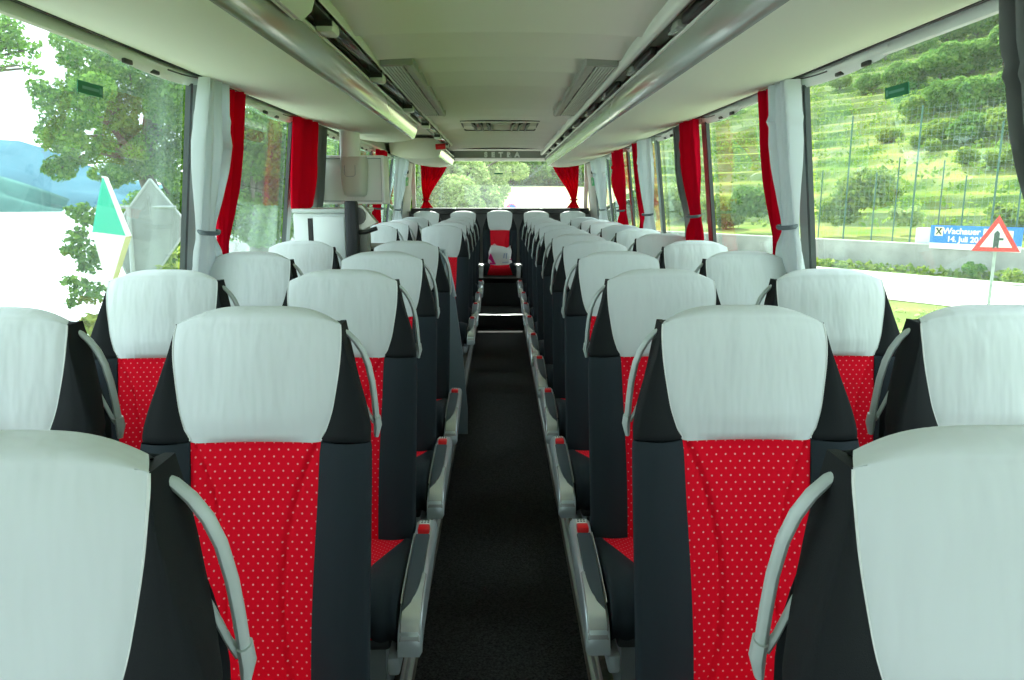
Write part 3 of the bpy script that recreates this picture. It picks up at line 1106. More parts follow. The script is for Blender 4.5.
# rear pillar exit stickers
for s, lab in ((-1, 'left'), (1, 'right')):
    t = thing('exit_sticker', f'small green and white exit sticker on the {lab} rear pillar', 'sticker', (s * 1.2045, 9.80, 1.62), 0, 'exit stickers on the rear pillars')
    t.rotation_euler = (0, s * math.radians(-6.6), 0)
    MB().box(0, 0, 0, 0.010, 0.24, 0.11).build('sticker_sheet', SGREENB, t, smooth=False)
    q = MB()
    q.prism([(-0.03, 0.0), (0.015, 0.02), (0.0, -0.03)], 'x', -s * 0.0065, -s * 0.0052)
    q.build('running_symbol', SWHITE, t, smooth=False)
    MB().tube([(-s * 0.004, 0, 0.10), (-s * 0.004, 0.0, 0.14)], 0.01, 6).build('coat_hook', DARK, t)

# green emergency stickers on the near panes
for s, y, z, lab in ((-1, 2.30, 1.718, 'dark green emergency exit sticker on the nearest river-side pane'), (1, 2.33, 1.722, 'dark green emergency exit sticker on the nearest hillside pane'), (0, 10.44, 1.74, 'small green sticker high on the rear window')):
    t = thing('window_sticker', lab, 'sticker', (s * (xw(z) + 0.006), y, z), 0, 'green window stickers')
    if s:
        MB().box(0, 0, 0, 0.003, 0.135, 0.034).build('sticker_sheet', SGREEN, t, smooth=False)
        q = MB()
        q.box(-s * 0.0018, 0.0, 0, 0.001, 0.09, 0.008)
        q.box(-s * 0.0018, 0.055, 0, 0.001, 0.012, 0.018)
        q.build('print', mat('print_grey', (0.12, 0.32, 0.24), 0.6), t, smooth=False)
        t.rotation_euler = (0, s * math.radians(-6.6), 0)
    else:
        MB().box(-0.02, 0, 0, 0.12, 0.003, 0.018).build('sticker_sheet', SGREEN, t, smooth=False)

# ================================================================== LEFT SIDE FURNITURE
# monitor hanging from the bin
MY = 5.0
c = at(352, 180, MY)
t = thing('monitor', 'white flat monitor hanging over the left seats, seen from behind', 'monitor', (c.x, MY, c.z), math.radians(-6))
MB().box(0, 0.08, 0, 0.43, 0.15, 0.315, 0.012).build('casing', MONW, t)
fr = MB()
fr.box(0, 0.002, 0.148, 0.44, 0.03, 0.018, 0.006)
fr.box(0, 0.002, -0.148, 0.44, 0.03, 0.018, 0.006)
fr.box(0.212, 0.002, 0, 0.018, 0.03, 0.314, 0.006)
fr.box(-0.212, 0.002, 0, 0.018, 0.03, 0.314, 0.006)
fr.build('frame_edge', mat('monitor_edge', (0.9, 0.93, 0.9), 0.3), t)
jt = MB()
for zz in (0.137, -0.137):
    jt.box(0, 0.003, zz, 0.41, 0.008, 0.004)
for xx in (0.2015, -0.2015):
    jt.box(xx, 0.003, 0, 0.004, 0.008, 0.276)
jt.build('casing_joint', LEGM, t, smooth=False)
rows = []
for z, w, d in ((0.145, 0.082, 0.085), (0.10, 0.086, 0.10), (0.02, 0.083, 0.10), (-0.06, 0.077, 0.09), (-0.095, 0.070, 0.07), (-0.108, 0.055, 0.045)):
    ring = []
    for k in range(24):
        a = 2 * PI * k / 24
        cx, sx = math.cos(a), math.sin(a)
        e = 0.45
        ring.append((0.03 + w * math.copysign(abs(cx) ** e, cx), -0.0 + d * math.copysign(abs(sx) ** e, sx) * (1 if sx < 0 else 0.1), z))
    rows.append(ring)
mb = MB().grid(rows, closed_u=True)
mb.f.append(tuple(range(24)))
mb.f.append(tuple(len(mb.v) - 24 + k for k in range(24)))
hs = mb.build('rear_housing', mat('monitor_housing', (0.60, 0.63, 0.54), 0.4), t, angle=50)
MB().tube([(-0.012, -0.101, 0.09), (-0.012, -0.104, 0.03), (0.0, -0.1045, 0.02), (0.045, -0.1045, 0.02), (0.057, -0.104, 0.03), (0.057, -0.101, 0.09)], 0.0018, 5).build('cover_joint', LEGM, hs)
MB().tube([(0.005, -0.02, 0.13), (0.005, -0.02, 0.44)], [0.066, 0.062], 20).build('hanging_arm', MONW, t)
MB().box(0, 0.156, 0, 0.40, 0.006, 0.28).build('screen', DARK, t, smooth=False)

# white galley cabinet behind the fourth row
a = at(293, 215, 4.20)
b = at(346, 215, 4.20)
x0, x1, ztop = a.x, b.x, at(300, 211, 4.20).z
t = thing('galley_cabinet', 'white galley cabinet standing by the left windows beneath the monitor', 'cabinet', ((x0 + x1) / 2, 4.20, 0.0))
w = x1 - x0
MB().box(0, 0.41, ztop / 2, w, 0.80, ztop - 0.02, 0.012).build('cabinet_body', CABW, t)
MB().box(0.01, 0.41, ztop, w + 0.02, 0.84, 0.022, 0.006).build('counter_top', mat('counter_grey', (0.52, 0.58, 0.57), 0.35), t)
MB().box(-w / 2 + 0.100, -0.0, ztop * 0.62, 0.024, 0.024, ztop * 0.7).build('dark_groove', DARK, t, smooth=False)
MB().box(0.055, -0.002, ztop - 0.28, w * 0.6, 0.02, 0.5, 0.008).build('cabinet_door', CABW, t)

# black padded post and the folded metal bracket on it
p0, p1 = at(345, 201, 4.12), at(357, 262, 4.12)
xp = (p0.x + at(356, 201, 4.12).x) / 2
t = thing('partition_post', 'black upright partition edge beside the white cabinet', 'partition', (xp, 4.12, 0))
MB().box(0, 0.03, 0.70, 0.066, 0.07, 2 * (p0.z - 0.70), 0.012).build('padded_edge', mat('black_leather', (0.012, 0.015, 0.018), 0.55), t)
MB().box(0.055, 0.10, 0.66, 0.05, 0.10, 1.28, 0.01).build('grey_upright', mat('upright_grey', (0.22, 0.23, 0.2), 0.5), t)
p = at(362, 218, 4.20)
t = thing('folding_seat_bracket', 'wedge-shaped metal bracket on the black partition edge', 'bracket', (p.x, 4.20, p.z))
MB().prism([(-0.032, 0.075), (0.012, 0.068), (0.088, -0.025), (0.01, -0.062), (-0.03, -0.05)], 'y', -0.03, 0.05).build('metal_wedge', METW, t, smooth=False)
MB().tube([(-0.02, -0.045, 0.012), (-0.02, 0.02, 0.012)], 0.05, 16, flat=1).build('pivot_disc', mat('dark_metal', (0.1, 0.1, 0.09), 0.4, metal=0.5), t)
MB().tube([(-0.03, -0.035, -0.08), (0.03, -0.035, -0.075), (0.09, -0.035, -0.055)], 0.012, 8).build('stop_bar', DARK, t)
o = MB().box(-0.67, 4.62, 1.11, 0.42, 0.42, 0.02, 0.006).build('stair_rail_shelf', mat('shelf_tan', (0.25, 0.24, 0.2), 0.5))
tag(o, 'dark narrow shelf behind the fourth left row by the stairwell', 'shelf')
MB().box(-0.67, 4.42, 1.085, 0.42, 0.02, 0.06, 0.006).build('shelf_lip', DARK, o)
MB().box(-0.86, 4.60, 0.55, 0.03, 0.36, 1.1, 0.006).build('shelf_support', DARK, o)

# grey sloped guard panel of the stairwell
t = thing('stairwell_panel', 'blue-grey sloped guard panel behind the fourth seat left of the aisle', 'guard panel', (0, 4.30, 0))
MB().prism([(-0.66, 0.0), (-0.66, 1.10), (-0.320, 1.10), (-0.300, 1.02), (-0.265, 0.82), (-0.225, 0.50), (-0.20, 0.15), (-0.20, 0.0)], 'y', 0, 0.03).build('panel_board', mat('panel_bluegrey', (0.22, 0.29, 0.33), 0.4), t, smooth=False)
MB().tube([(-0.40, -0.01, 1.115), (-0.322, -0.01, 1.108), (-0.300, -0.01, 1.02), (-0.266, -0.01, 0.84)], 0.011, 8).build('edge_tube', mat('tube_bluegrey', (0.45, 0.52, 0.55), 0.3, metal=0.3), t)
MB().box(-0.305, -0.02, 0.99, 0.03, 0.03, 0.09, 0.006).build('latch', SILVER, t)

# ================================================================== BAG ON THE BENCH
c = at(500, 262, 9.54)
t = thing('plastic_bag', 'white plastic carrier bag with magenta print on the middle rear bench seat', 'bag', (c.x, 9.54, 0.548))
rng = random.Random(3)
rows = []
H = 0.25
for z in np.linspace(0, H, 14):
    q = z / H
    wd = 0.155 - 0.02 * q
    dp = 0.085 * (1 - q) ** 0.6 + 0.012
    ring = []
    for k in range(36):
        a = 2 * PI * k / 36
        cx, sx = math.cos(a), math.sin(a)
        n_ = noise.noise(Vector((cx * 2.2, sx * 2.2, z * 14))) * 0.014
        top = 0.018 * math.sin(3 * a + 1) * q ** 3
        ring.append(((wd + n_) * math.copysign(abs(cx) ** 0.6, cx), (dp + n_) * math.copysign(abs(sx) ** 0.7, sx), z + top + (0.0 if q > 0.1 else 0)))
    rows.append(ring)
mb = MB().grid(rows, closed_u=True)
mb.f.append(tuple(range(36)))
mb.build('bag_body', BAGW, t, angle=60)


def bag_y(x, z):
    q = z / H
    return -(0.085 * (1 - q) ** 0.6 + 0.012) - 0.014


def bag_print(name, polys, m):
    mb = MB()
    for poly in polys:
        n = len(poly)
        mb.add([(x, bag_y(x, z), z) for x, z in poly], [tuple(range(n))])
        mb.add([(x, bag_y(x, z) + 0.02, z) for x, z in poly], [tuple(range(n))])
    return mb.build(name, m, t, smooth=False, fix=False)


bag_print('magenta_mark', [[(-0.145, 0.115), (-0.125, 0.165), (-0.115, 0.165), (-0.055, 0.035), (-0.085, 0.035)], [(-0.145, 0.115), (-0.145, 0.095), (-0.10, 0.085), (-0.10, 0.105)], [(-0.13, 0.055), (-0.13, 0.035), (-0.055, 0.03), (-0.055, 0.05)], [(0.12, 0.09), (0.15, 0.105), (0.145, 0.085)]], BAGP)
bag_print('bluish_print', [[(0.05, 0.17), (0.065, 0.17), (0.055, 0.11), (0.04, 0.11)], [(0.075, 0.175), (0.095, 0.17), (0.085, 0.10), (0.075, 0.10)], [(0.03, 0.06), (0.11, 0.065), (0.11, 0.055), (0.03, 0.05)]], BAGB)
MB().tube([(-0.09, 0, 0.25), (-0.085, -0.005, 0.275), (-0.07, -0.01, 0.285), (-0.055, -0.005, 0.275), (-0.05, 0, 0.25)], 0.004, 6).build('bag_handle', BAGW, t)
# white arm pads beside the middle bench seat
for s, lab in ((-1, 'left'), (1, 'right')):
    mb = MB()
    mb.box(-0.005 + s * 0.235, 9.50, 0.575, 0.075, 0.34, 0.028, 0.012)
    mb.box(-0.005 + s * 0.235, 9.34, 0.49, 0.055, 0.03, 0.15, 0.008)
    o = mb.build('bench_arm_pad', CHROME)
    tag(o, f'pale armrest on the {lab} of the middle rear bench seat', 'armrest', 'armrests of the rear bench')

# ================================================================== OUTSIDE
GZ = -1.30
PW = Vector((14.0, 30.0))
UD = Vector((3.3, -5.0)).normalized()
ND = Vector((-UD.y, UD.x))     # away from the bus


def sdist(x, y):
    return (x - PW.x) * ND.x + (y - PW.y) * ND.y


def hill_z(s, a):
    """height of the terraced hill at distance s behind the wall"""
    if s < 0.2:
        return GZ
    if s < 9:
        return GZ + 0.75 + 0.03 * s
    wob = 2.4 * math.sin(a * 0.045 + 0.6) + 1.3 * math.sin(a * 0.11 + s * 0.02)
    raw = max(0.0, 0.335 * (s - 9 + wob * min(1, (s - 9) / 10)))
    st = 0.95
    q = raw / st
    f = q - math.floor(q)
    ter = (math.floor(q) + (f * 0.25 if f < 0.72 else 0.18 + (f - 0.72) / 0.28 * 0.82)) * st
    return GZ + 1.0 + ter


def hill_mat():
    m, n, l, out = nt('hill_ground')
    b = n.new('ShaderNodeBsdfDiffuse')
    g = n.new('ShaderNodeNewGeometry')
    sp = n.new('ShaderNodeSeparateXYZ')
    l.new(g.outputs['Normal'], sp.inputs[0])
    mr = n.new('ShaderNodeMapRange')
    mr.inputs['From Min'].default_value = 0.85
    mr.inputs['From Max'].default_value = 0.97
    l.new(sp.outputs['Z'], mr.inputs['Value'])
    t = n.new('ShaderNodeTexNoise')
    t.inputs['Scale'].default_value = 0.22
    t.inputs['Detail'].default_value = 6
    tc = n.new('ShaderNodeTexCoord')
    l.new(tc.outputs['Object'], t.inputs['Vector'])
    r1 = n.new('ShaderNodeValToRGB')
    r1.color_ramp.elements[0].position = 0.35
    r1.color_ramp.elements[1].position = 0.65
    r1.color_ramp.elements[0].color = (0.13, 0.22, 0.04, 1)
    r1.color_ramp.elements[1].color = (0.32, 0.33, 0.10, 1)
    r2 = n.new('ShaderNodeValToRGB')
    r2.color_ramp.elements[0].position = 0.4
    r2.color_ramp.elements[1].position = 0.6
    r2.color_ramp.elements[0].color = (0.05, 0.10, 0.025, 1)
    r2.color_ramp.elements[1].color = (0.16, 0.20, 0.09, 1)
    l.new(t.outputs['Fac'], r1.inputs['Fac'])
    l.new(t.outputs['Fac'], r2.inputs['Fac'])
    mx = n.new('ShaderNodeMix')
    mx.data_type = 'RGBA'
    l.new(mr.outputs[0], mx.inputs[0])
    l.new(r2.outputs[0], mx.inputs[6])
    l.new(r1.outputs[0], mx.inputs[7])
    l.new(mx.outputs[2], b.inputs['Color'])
    l.new(b.outputs[0], out.inputs['Surface'])
    return m


S = list(np.arange(0.0, 9, 1.5)) + list(np.arange(9, 120, 0.40)) + list(np.arange(120, 260, 4))
A = list(np.arange(-150, 60, 3.0))
rows = []
for s in S:
    rows.append([(PW.x + ND.x * s + UD.x * a, PW.y + ND.y * s + UD.y * a, hill_z(s, a)) for a in A])
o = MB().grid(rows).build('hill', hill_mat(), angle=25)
struct(o, 'terraced vineyard hillside behind the wall')

GRASSG = mat('grass_ground', (0.15, 0.24, 0.05), 0.9, spec=0.1, var=(0.8, 0.35))


def flat_poly(name, pts, m, label):
    n = len(pts)
    mb = MB().add([(x, y, z) for x, y, z in pts], [tuple(range(n))])
    return struct(mb.build(name, m, smooth=False), label)


# ground right of / behind the bus, up to the wall
flat_poly('ground', [(-7, -60, GZ), (80, -60, GZ), (80, -70, GZ), (14 + 3.3 * 15, 30 - 75, GZ), (14 - 3.3 * 36, 30 + 180, GZ), (-90, 190, GZ), (-40, 120, GZ), (-7, 60, GZ)], GRASSG, 'grassy ground around the bus')
rd = []
for a0 in (70, -130):
    rd.append(a0)


def road_pt(s, a, z):
    return (PW.x + ND.x * s + UD.x * a, PW.y + ND.y * s + UD.y * a, z)


flat_poly('road', [road_pt(-1.2, 50, GZ + 0.02), road_pt(-1.2, -120, GZ + 0.02), road_pt(-8.5, -120, GZ + 0.02), road_pt(-8.5, 50, GZ + 0.02)], DUST, 'pale dusty road in front of the concrete wall')
flat_poly('road_parking', [(-3.5, -10, GZ + 0.01), (4.5, -10, GZ + 0.01), (4.5, 26, GZ + 0.01), (-3.5, 26, GZ + 0.01)], DUST, 'pale parking ground under the bus')
# bank and river
flat_poly('ground_bank', [(-7, 60, GZ), (-7, -60, GZ), (-13, -60, -4.2), (-13, 70, -4.2)], GRASSG, 'grassy river bank')
WAT = mat('river_water', (0.75, 0.8, 0.8), 0.16, bump=(0.8, 0.25))
flat_poly('river', [(-12.5, -100, -4.0), (-12.5, 75, -4.0), (-60, 190, -4.0), (-200, 700, -4.0), (-700, 700, -4.0), (-700, -100, -4.0)], WAT, 'bright river beyond the left windows')

# far hills over the river
HB = mat('hazy_far_hill', (0.085, 0.19, 0.25), 0.9, spec=0.0, var=(0.012, 0.35))  # blue distance haze is put into the hill's base colour
for nm, pts, y0, lab in (
        ('hill', [(-120, 128), (-60, 134), (-10, 139), (20, 141), (50, 150), (90, 166), (140, 182), (200, 190), (300, 196)], 520, 'high hill far across the river, tinted blue for haze'),
        ('hill', [(-120, 160), (-40, 168), (0, 176), (25, 184), (50, 192), (70, 199)], 330, 'lower green hill at the far river bank')):
    crest = [at(px, py, y0) for px, py in pts]
    rows = []
    for q in np.linspace(0, 1, 9):
        row = []
        for k in range(len(crest) * 6 - 5):
            i, f = divmod(k, 6)
            p = crest[i] if f == 0 else crest[i].lerp(crest[i + 1], f / 6)
            h = p.z + 4.2
            nn = noise.noise(Vector((p.x * 0.03, q * 3, y0))) * 4
            row.append((p.x * (1 + 0.0 * q), p.y - (1 - q) * h * 1.6, -4.2 + h * q ** 0.8 + (nn if 0 < q < 1 else 0)))
        rows.append(row)
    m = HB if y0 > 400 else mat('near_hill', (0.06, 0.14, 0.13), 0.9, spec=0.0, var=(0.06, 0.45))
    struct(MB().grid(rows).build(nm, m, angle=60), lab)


# ---------------------------------------------------------------- foliage
def leaf_cloud(blobs, n, size, seed, flat=0.6):
    """n small leaf quads scattered through a list of (centre, radius) blobs"""
    rg = np.random.RandomState(seed)
    w = np.array([b[1] ** 2 for b in blobs], float)
    w /= w.sum()
    idx = rg.choice(len(blobs), n, p=w)
    cen = np.array([b[0] for b in blobs], float)[idx]
    rad = np.array([b[1] for b in blobs], float)[idx]
    d = rg.normal(size=(n, 3))
    d /= np.linalg.norm(d, axis=1)[:, None]
    r = rad * (0.45 + 0.55 * rg.rand(n) ** 0.5)
    p = cen + d * r[:, None] * np.array([1, 1, 0.8])
    nrm = d * 0.7 + rg.normal(size=(n, 3)) * 0.6 + np.array([0, 0, 0.35])
    nrm /= np.linalg.norm(nrm, axis=1)[:, None]
    t = np.cross(nrm, rg.normal(size=(n, 3)))
    t /= np.linalg.norm(t, axis=1)[:, None]
    b = np.cross(nrm, t)
    s = size * (0.6 + 0.8 * rg.rand(n))[:, None]
    v = np.empty((n, 4, 3))
    v[:, 0] = p - t * s
    v[:, 1] = p - b * s * flat
    v[:, 2] = p + t * s
    v[:, 3] = p + b * s * flat
    return v.reshape(-1, 3)


def leaf_mesh(name, blobs, n, size, seed, m, parent=None):
    v = leaf_cloud(blobs, n, size, seed)
    me = bpy.data.meshes.new(name)
    nv = len(v)
    me.vertices.add(nv)
    me.vertices.foreach_set('co', v.ravel())
    me.loops.add(nv)
    me.loops.foreach_set('vertex_index', np.arange(nv))
    me.polygons.add(nv // 4)
    me.polygons.foreach_set('loop_start', np.arange(0, nv, 4))
    me.update(calc_edges=True)
    me.materials.append(m)
    return link(bpy.data.objects.new(name, me), parent)


LG1 = leaf_mat('leaf_bright', (0.12, 0.24, 0.03), (0.34, 0.42, 0.09))
LG2 = leaf_mat('leaf_mid', (0.05, 0.17, 0.025), (0.22, 0.39, 0.07))
LG3 = leaf_mat('leaf_vine', (0.10, 0.22, 0.03), (0.27, 0.36, 0.07))
LG4 = leaf_mat('leaf_hill', (0.06, 0.18, 0.03), (0.24, 0.38, 0.09))
LG5 = leaf_mat('leaf_pale', (0.22, 0.36, 0.09), (0.54, 0.62, 0.28))


def blobs_for(R, seed, n=16, squash=0.85):
    rg = random.Random(seed)
    out = []
    for i in range(n):
        a = rg.uniform(0, 2 * PI)
        e = rg.uniform(-0.5, 1.0)
        rr = R * rg.uniform(0.45, 0.72)
        out.append(((rr * math.cos(a) * math.cos(e), rr * math.sin(a) * math.cos(e), rr * math.sin(e) * squash), R * rg.uniform(0.28, 0.42)))
    out.append(((0, 0, 0), R * 0.55))
    return out


def tree_proto(name, label, R, Ht, seed, n, leaf, m):
    """crown centred Ht above the base"""
    t = thing(name, label, 'tree')
    c = leaf_mesh('crown', blobs_for(R, seed), n, leaf, seed, m, t)
    c.location = (0, 0, Ht)
    mb = MB().tube([(0, 0, -0.5), (0.05 * R, 0, Ht * 0.4), (0, 0.04 * R, Ht * 0.9)], [R * 0.10, R * 0.07, R * 0.03], 8)
    rg = random.Random(seed)
    for k in range(5):
        a = rg.uniform(0, 6.28)
        mb.tube([(0, 0, Ht * 0.55), (R * 0.3 * math.cos(a), R * 0.3 * math.sin(a), Ht * 0.85), (R * 0.6 * math.cos(a), R * 0.6 * math.sin(a), Ht * 1.05)], [R * 0.04, R * 0.025, R * 0.01], 6)
    mb.build('trunk', BARK, t)
    return t


# hillside trees (upper right), copies of three kinds
HT = [tree_proto('hillside_tree', 'x', 5.0, 3.0, 11, 3800, 0.42, LG4),
      tree_proto('hillside_tree', 'x', 6.0, 3.5, 12, 4400, 0.46, LG4),
      tree_proto('hillside_tree', 'x', 4.0, 2.4, 13, 3000, 0.36, LG1)]
htu = set()


def hill_hit(px, py):
    t = 40.0
    while t < 250:
        p = at(px, py, t)
        q = Vector((p.x, p.y))
        if p.z < hill_z(sdist(p.x, p.y), (q - PW).dot(UD)):
            break
        t += 0.5
    return t, p


def hill_tree(kind, px, py, rpx, label, group='trees on the vineyard hillside'):
    """tree whose crown centre is seen at (px, py) with an apparent radius of rpx pixels, standing on the hill"""
    t, p = hill_hit(px, py + rpx * 0.6)
    sc = rpx * t / F / (5.0, 6.0, 4.0)[kind]
    if kind in htu:
        o = dup(HT[kind])
    else:
        htu.add(kind)
        o = HT[kind]
    o.location = (p.x, p.y, p.z - 0.1)
    o.scale = (sc,) * 3
    o.rotation_euler = (0, 0, random.uniform(0, 6.28))
    o['label'] = label
    o['group'] = group


trees = [(0, 832, 66, 16), (1, 858, 56, 20), (0, 885, 46, 22), (1, 915, 40, 24), (0, 945, 30, 24), (1, 975, 22, 26), (0, 1010, 14, 26), (1, 895, 22, 20), (0, 935, 8, 22), (1, 860, 26, 18),
         (1, 905, 76, 24), (0, 938, 66, 26), (1, 972, 58, 28), (0, 1005, 50, 28), (1, 1035, 44, 30), (0, 870, 84, 14), (2, 840, 82, 12),
         (2, 918, 108, 20), (0, 948, 98, 26), (1, 980, 92, 28), (0, 1012, 86, 28), (2, 942, 130, 18), (0, 975, 130, 24), (2, 1008, 124, 24),
         (2, 890, 136, 13), (2, 918, 140, 10), (2, 966, 156, 14), (2, 994, 160, 14), (2, 932, 146, 10), (2, 1014, 156, 15), (1, 1040, 110, 28),
         (2, 1045, 150, 20)]
places = ['along the upper edge of the vineyard', 'in the wood above the terraces', 'in the wood beside the terraces', 'between the terraces and the net fence']
for k, (kd, px, py, rp) in enumerate(trees):
    hill_tree(kd, px, py, rp, f'leafy green tree {places[0 if k < 10 else 1 if k < 17 else 2 if k < 24 else 3]}')
for k, (px, py, rp, lb) in enumerate([(650, 128, 12, 'tree high beyond the third right window'), (735, 108, 8, 'small bush among the terraces beyond the second right window'), (790, 98, 8, 'small bush among the terraces beside the nearest right pale curtain'), (715, 118, 6, 'lowest small bush among the terraces beyond the second right window')]):
    hill_tree(2, px, py, rp, lb)

# vine rows on the terraces
vb = []
rgv = np.random.RandomState(5)
bl = []
for s in np.arange(10, 112, 0.55):
    pass
pts = []
rg = random.Random(9)
for a in np.arange(-120, 40, 0.75):
    s = 9.5
    prev = None
    while s < 112:
        z = hill_z(s, a)
        z2 = hill_z(s + 0.55, a)
        if z2 - z > 0.20 and prev is not None and rg.random() < 0.82:
            pts.append(((PW.x + ND.x * (s - 0.4) + UD.x * a, PW.y + ND.y * (s - 0.4) + UD.y * a, z + 0.35), rg.uniform(0.28, 0.45)))
            s += 0.9
        elif rg.random() < 0.10:
            pts.append(((PW.x + ND.x * s + UD.x * a, PW.y + ND.y * s + UD.y * a, z + 0.25), rg.uniform(0.3, 0.5)))
        prev = z
        s += 0.55
o = leaf_mesh('vine_foliage', pts, min(150000, len(pts) * 9), 0.15, 4, LG3)
tag(o, 'rows of green vines on the hillside terraces', 'vines', None, 'stuff')

# concrete wall, block, banner, net fence
def wall_pt(a, s=0.0):
    return Vector((PW.x + UD.x * a + ND.x * s, PW.y + UD.y * a + ND.y * s))


WA = math.atan2(UD.y, UD.x)


def along_box(mb, a0, a1, s0, s1, z0, z1):
    c = wall_pt((a0 + a1) / 2, (s0 + s1) / 2)
    return mb.box(c.x, c.y, (z0 + z1) / 2, abs(a1 - a0), abs(s1 - s0), z1 - z0, 0.01, Matrix.Rotation(WA, 3, 'Z'))


mb = MB()
along_box(mb, -30, 16, 0.0, 0.25, GZ - 0.1, GZ + 1.02)
cw = mb.build('concrete_wall', CONC, smooth=False)
tag(cw, 'low concrete wall across the road below the net fence', 'wall')
mb = MB()
along_box(mb, -30, 16, -0.02, 0.27, GZ + 1.02, GZ + 1.07)
mb.build('coping', mat('coping_grey', (0.5, 0.52, 0.48), 0.9), cw, smooth=False)


def a_of(px, py=250):
    """wall coordinate at which the ray of pixel column px meets the wall plane (level ray)"""
    d = at(px, py, 1.0) - Vector((0, 0, ZC))
    # (t*d - PW).ND = 0
    t = (PW.x * ND.x + PW.y * ND.y) / (d.x * ND.x + d.y * ND.y)
    q = Vector((d.x * t, d.y * t))
    return (q - PW).dot(UD), ZC + d.z * t


a0, zt = a_of(912, 228)
a1, zb = a_of(931, 247)
mb = MB()
along_box(mb, a0, a1, 0.30, 0.75, GZ + 0.7, zt)
mb.build('electric_box', mat('pale_box', (0.60, 0.62, 0.60), 0.7), smooth=False)
tag(bpy.data.objects['electric_box'], 'pale grey utility box standing on the concrete wall by the banner', 'utility box')
bpy.data.objects['electric_box'].name = 'utility_box'

# banner
a0, z_tl = a_of(932, 225)
a1, _ = a_of(1023, 240)
_, z_bl = a_of(932, 248)
hb = z_tl - z_bl
c = wall_pt((a0 + a1) / 2, -0.06)
ban = thing('banner', 'blue advertising banner with white lettering on the fence above the wall', 'banner', (c.x, c.y, (z_tl + z_bl) / 2), WA)
Wb = a1 - a0
mb = MB().box(0, 0.01, 0.12 * hb, Wb, 0.012, hb * 0.76)
mb.build('banner_cloth', mat('banner_blue', (0.02, 0.20, 0.62), 0.5), ban, smooth=False)
MB().box(0, 0.01, -0.38 * hb, Wb, 0.012, hb * 0.24).build('white_border', SWHITE, ban, smooth=False)
tq = []
e = text_mesh('lettering', 'Wachauer R', hb * 0.36, SWHITE, ban, 0.004, 'LEFT', 0.007)
e.rotation_euler = (PI / 2, 0, 0)
e.location = (-Wb / 2 + Wb * 0.145, -0.004, hb * 0.26)
e = text_mesh('lettering', '14. Juli 201', hb * 0.32, SWHITE, ban, 0.004, 'LEFT', 0.007)
e.rotation_euler = (PI / 2, 0, 0)
e.location = (-Wb / 2 + Wb * 0.20, -0.004, -hb * 0.08)
lg = MB().box(-Wb / 2 + hb * 0.36, 0.0, hb * 0.24, hb * 0.34, 0.01, hb * 0.38).build('logo_square', mat('logo_yellow', (0.75, 0.72, 0.45), 0.5), ban, smooth=False)
q = MB()
for s in (-1, 1):
    q.box(-Wb / 2 + hb * 0.36, -0.006, hb * 0.24, hb * 0.33, 0.006, hb * 0.06, 0, Matrix.Rotation(s * math.radians(52), 3, 'Y'))
q.box(-Wb / 2 + hb * 0.28, -0.006, hb * 0.36, hb * 0.10, 0.006, hb * 0.06)
q.box(-Wb / 2 + hb * 0.44, -0.006, hb * 0.36, hb * 0.10, 0.006, hb * 0.06)
q.build('logo_cross', SBLACK, lg, smooth=False)
lg = MB().box(Wb / 2 - hb * 0.55, 0.0, hb * 0.20, hb * 0.42, 0.01, hb * 0.30).build('logo_square', mat('logo_orange', (0.85, 0.75, 0.5), 0.5), ban, smooth=False)
MB().box(Wb / 2 - hb * 0.55, 0.0, -hb * 0.12, hb * 0.5, 0.01, hb * 0.05).build('small_line', SWHITE, ban, smooth=False)

# net fence: tall posts and a mesh between them
nf = thing('net_fence', 'tall green ball-catching net fence on the far side of the wall', 'fence', (0, 0, 0))
zt = a_of(916, 104)[1]
posts = [(846, 115), (916, 104), (893, 157), (938, 160), (997, 120), (816, 170), (870, 172), (960, 175), (1018, 160)]
for px, py in posts:
    a_, z_ = a_of(px, py)
    w_ = wall_pt(a_, 0.5)
    MB().tube([(w_.x, w_.y, GZ), (w_.x, w_.y, z_)], 0.034 if py < 150 else 0.026, 8).build('post', NETM, nf)
w0, w1 = a_of(800)[0], a_of(1040)[0]
mb = MB()
zlo, zhi = GZ + 1.0, zt
for a_ in np.arange(w0, w1, 0.20):
    w_ = wall_pt(a_, 0.5)
    mb.box(w_.x, w_.y, (zlo + zhi) / 2, 0.005, 0.005, zhi - zlo)
for z_ in np.arange(zlo, zhi, 0.20):
    c0 = wall_pt((w0 + w1) / 2, 0.5)
    mb.box(c0.x, c0.y, z_, abs(w1 - w0), 0.005, 0.005, 0, Matrix.Rotation(WA, 3, 'Z'))
mb.build('net', mat('net_thread', (0.26, 0.36, 0.32), 0.7), nf, smooth=False)
# short picket posts behind the wall
for k, px in enumerate((826, 838, 852, 884, 900, 921, 935, 948, 962, 972, 1006, 1016)):
    pass

# bushes near the wall
def bush(name, px, py, t, R, n, leaf, m, label, seed, onz=None, cat='bush', group=None):
    p = at(px, py, t)
    o = leaf_mesh(name, blobs_for(R, seed, 12), n, leaf, seed, m)
    o.location = p
    tag(o, label, cat, group)
    return o


